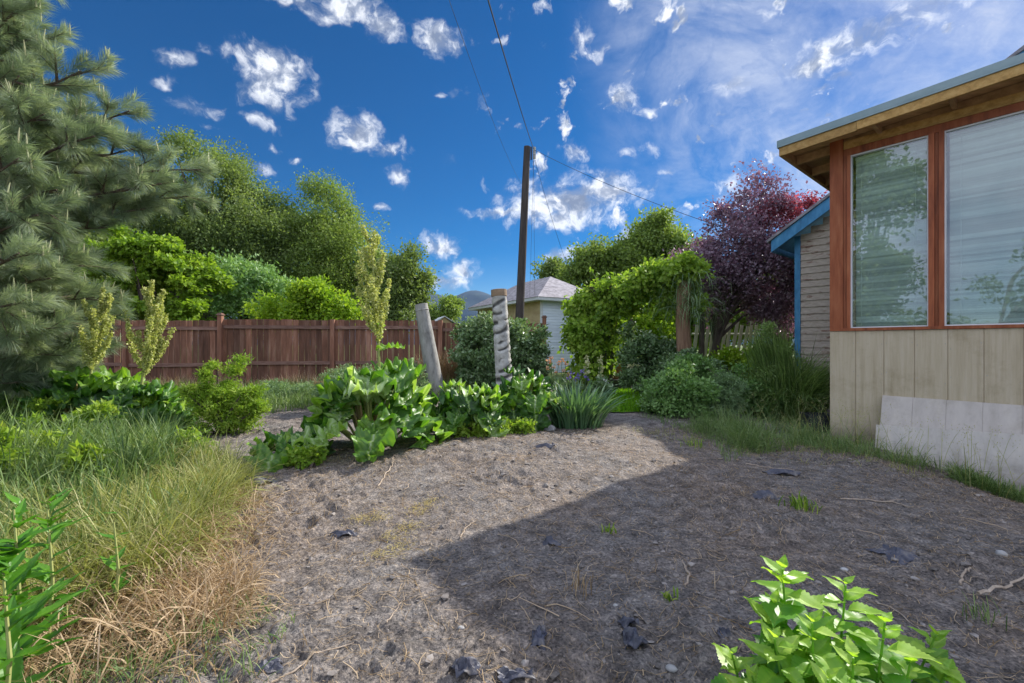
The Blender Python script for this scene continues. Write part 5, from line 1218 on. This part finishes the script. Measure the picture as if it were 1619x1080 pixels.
# cloud shade
up2 = vmath('ADD', wd, (-.01, 0, -.022)).outputs[0]
sh = wnoise(24, 5, .55, up2).outputs['Fac']
shd_ = t.math('SUBTRACT', fn, sh)
shade = t.n('ShaderNodeMapRange', i_1=-.12, i_2=.10); t.l(shd_, shade.inputs[0])
WS = .15
thick = t.n('ShaderNodeMapRange', i_1=.55, i_2=1.25, interpolation_type='SMOOTHSTEP'); t.l(dens, thick.inputs[0])
lf = wnoise(13, 3, .5, up2).outputs['Fac']
shv = t.math('SUBTRACT', t.math('ADD', shade.outputs[0], .18), t.math('MULTIPLY', thick.outputs[0], t.math('MULTIPLY_ADD', lf, 2.2, -.55, clamp=True)), clamp=True)
ccol = t.ramp(shv, [(0, (.16/WS, .2/WS, .29/WS, 1)), (.5, (.32/WS, .36/WS, .45/WS, 1)), (1, (.72/WS, .74/WS, .78/WS, 1))])
hz = t.n('ShaderNodeSeparateXYZ'); t.l(dirv, hz.inputs[0])
# unseen bright broken cloud, added overhead and behind the camera to lift the shade
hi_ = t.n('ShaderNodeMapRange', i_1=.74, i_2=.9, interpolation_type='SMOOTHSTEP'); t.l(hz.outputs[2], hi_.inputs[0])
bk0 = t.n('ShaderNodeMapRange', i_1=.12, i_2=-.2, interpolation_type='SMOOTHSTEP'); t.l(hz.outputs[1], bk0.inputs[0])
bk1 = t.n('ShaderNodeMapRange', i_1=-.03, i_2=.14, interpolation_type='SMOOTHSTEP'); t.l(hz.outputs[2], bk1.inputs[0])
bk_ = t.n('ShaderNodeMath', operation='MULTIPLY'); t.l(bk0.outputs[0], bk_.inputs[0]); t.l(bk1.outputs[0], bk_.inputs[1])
fill_cloud = t.math('MAXIMUM', hi_.outputs[0], bk_.outputs[0])
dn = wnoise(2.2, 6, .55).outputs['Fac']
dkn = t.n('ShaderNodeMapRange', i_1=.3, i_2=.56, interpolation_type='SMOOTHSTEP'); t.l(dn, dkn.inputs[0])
fill_cloud = t.math('MULTIPLY', fill_cloud, dkn.outputs[0])
skyc = hs.outputs[0]
skyc = t.mix(cir, skyc, (.48/WS, .52/WS, .62/WS, 1))
skyc = t.mix(dens_on, skyc, ccol)
skyc = t.mix(fill_cloud, skyc, (.84/WS, .92/WS, 1.16/WS, 1))
bg = t.n('ShaderNodeBackground', i_Strength=WS); t.l(skyc, bg.inputs[0])
wo = t.n('ShaderNodeOutputWorld'); t.l(bg.outputs[0], wo.inputs[0])

hm = bpy.data.materials.new('haze'); hm.use_nodes = True; hm.node_tree.nodes.clear(); ht = NT(hm.node_tree)
pv = ht.n('ShaderNodeVolumePrincipled', i_Density=.00004, i_Color=(.45, .65, 1, 1), i_Anisotropy=.2); ho = ht.n('ShaderNodeOutputMaterial'); ht.l(pv.outputs[0], ho.inputs['Volume'])
mb = MB(); mb.bb(-6000, 6000, -300, 6400, -8, 700); tag(mb.build('haze', hm), 'thin blue distance haze', kind='stuff')

cam = bpy.data.cameras.new('camera'); co = bpy.data.objects.new('camera', cam); COL.objects.link(co)
cam.lens = 16.0; cam.sensor_width = 36; cam.sensor_fit = 'HORIZONTAL'; cam.clip_start = .02; cam.clip_end = 12000
cam.shift_y = 5/1619
co.location = (0, 0, H); co.rotation_euler = (R(90), 0, 0)
scene.camera = co
scene.view_settings.view_transform = 'Standard'; scene.view_settings.look = 'None'; scene.view_settings.exposure = .62; scene.view_settings.gamma = 1
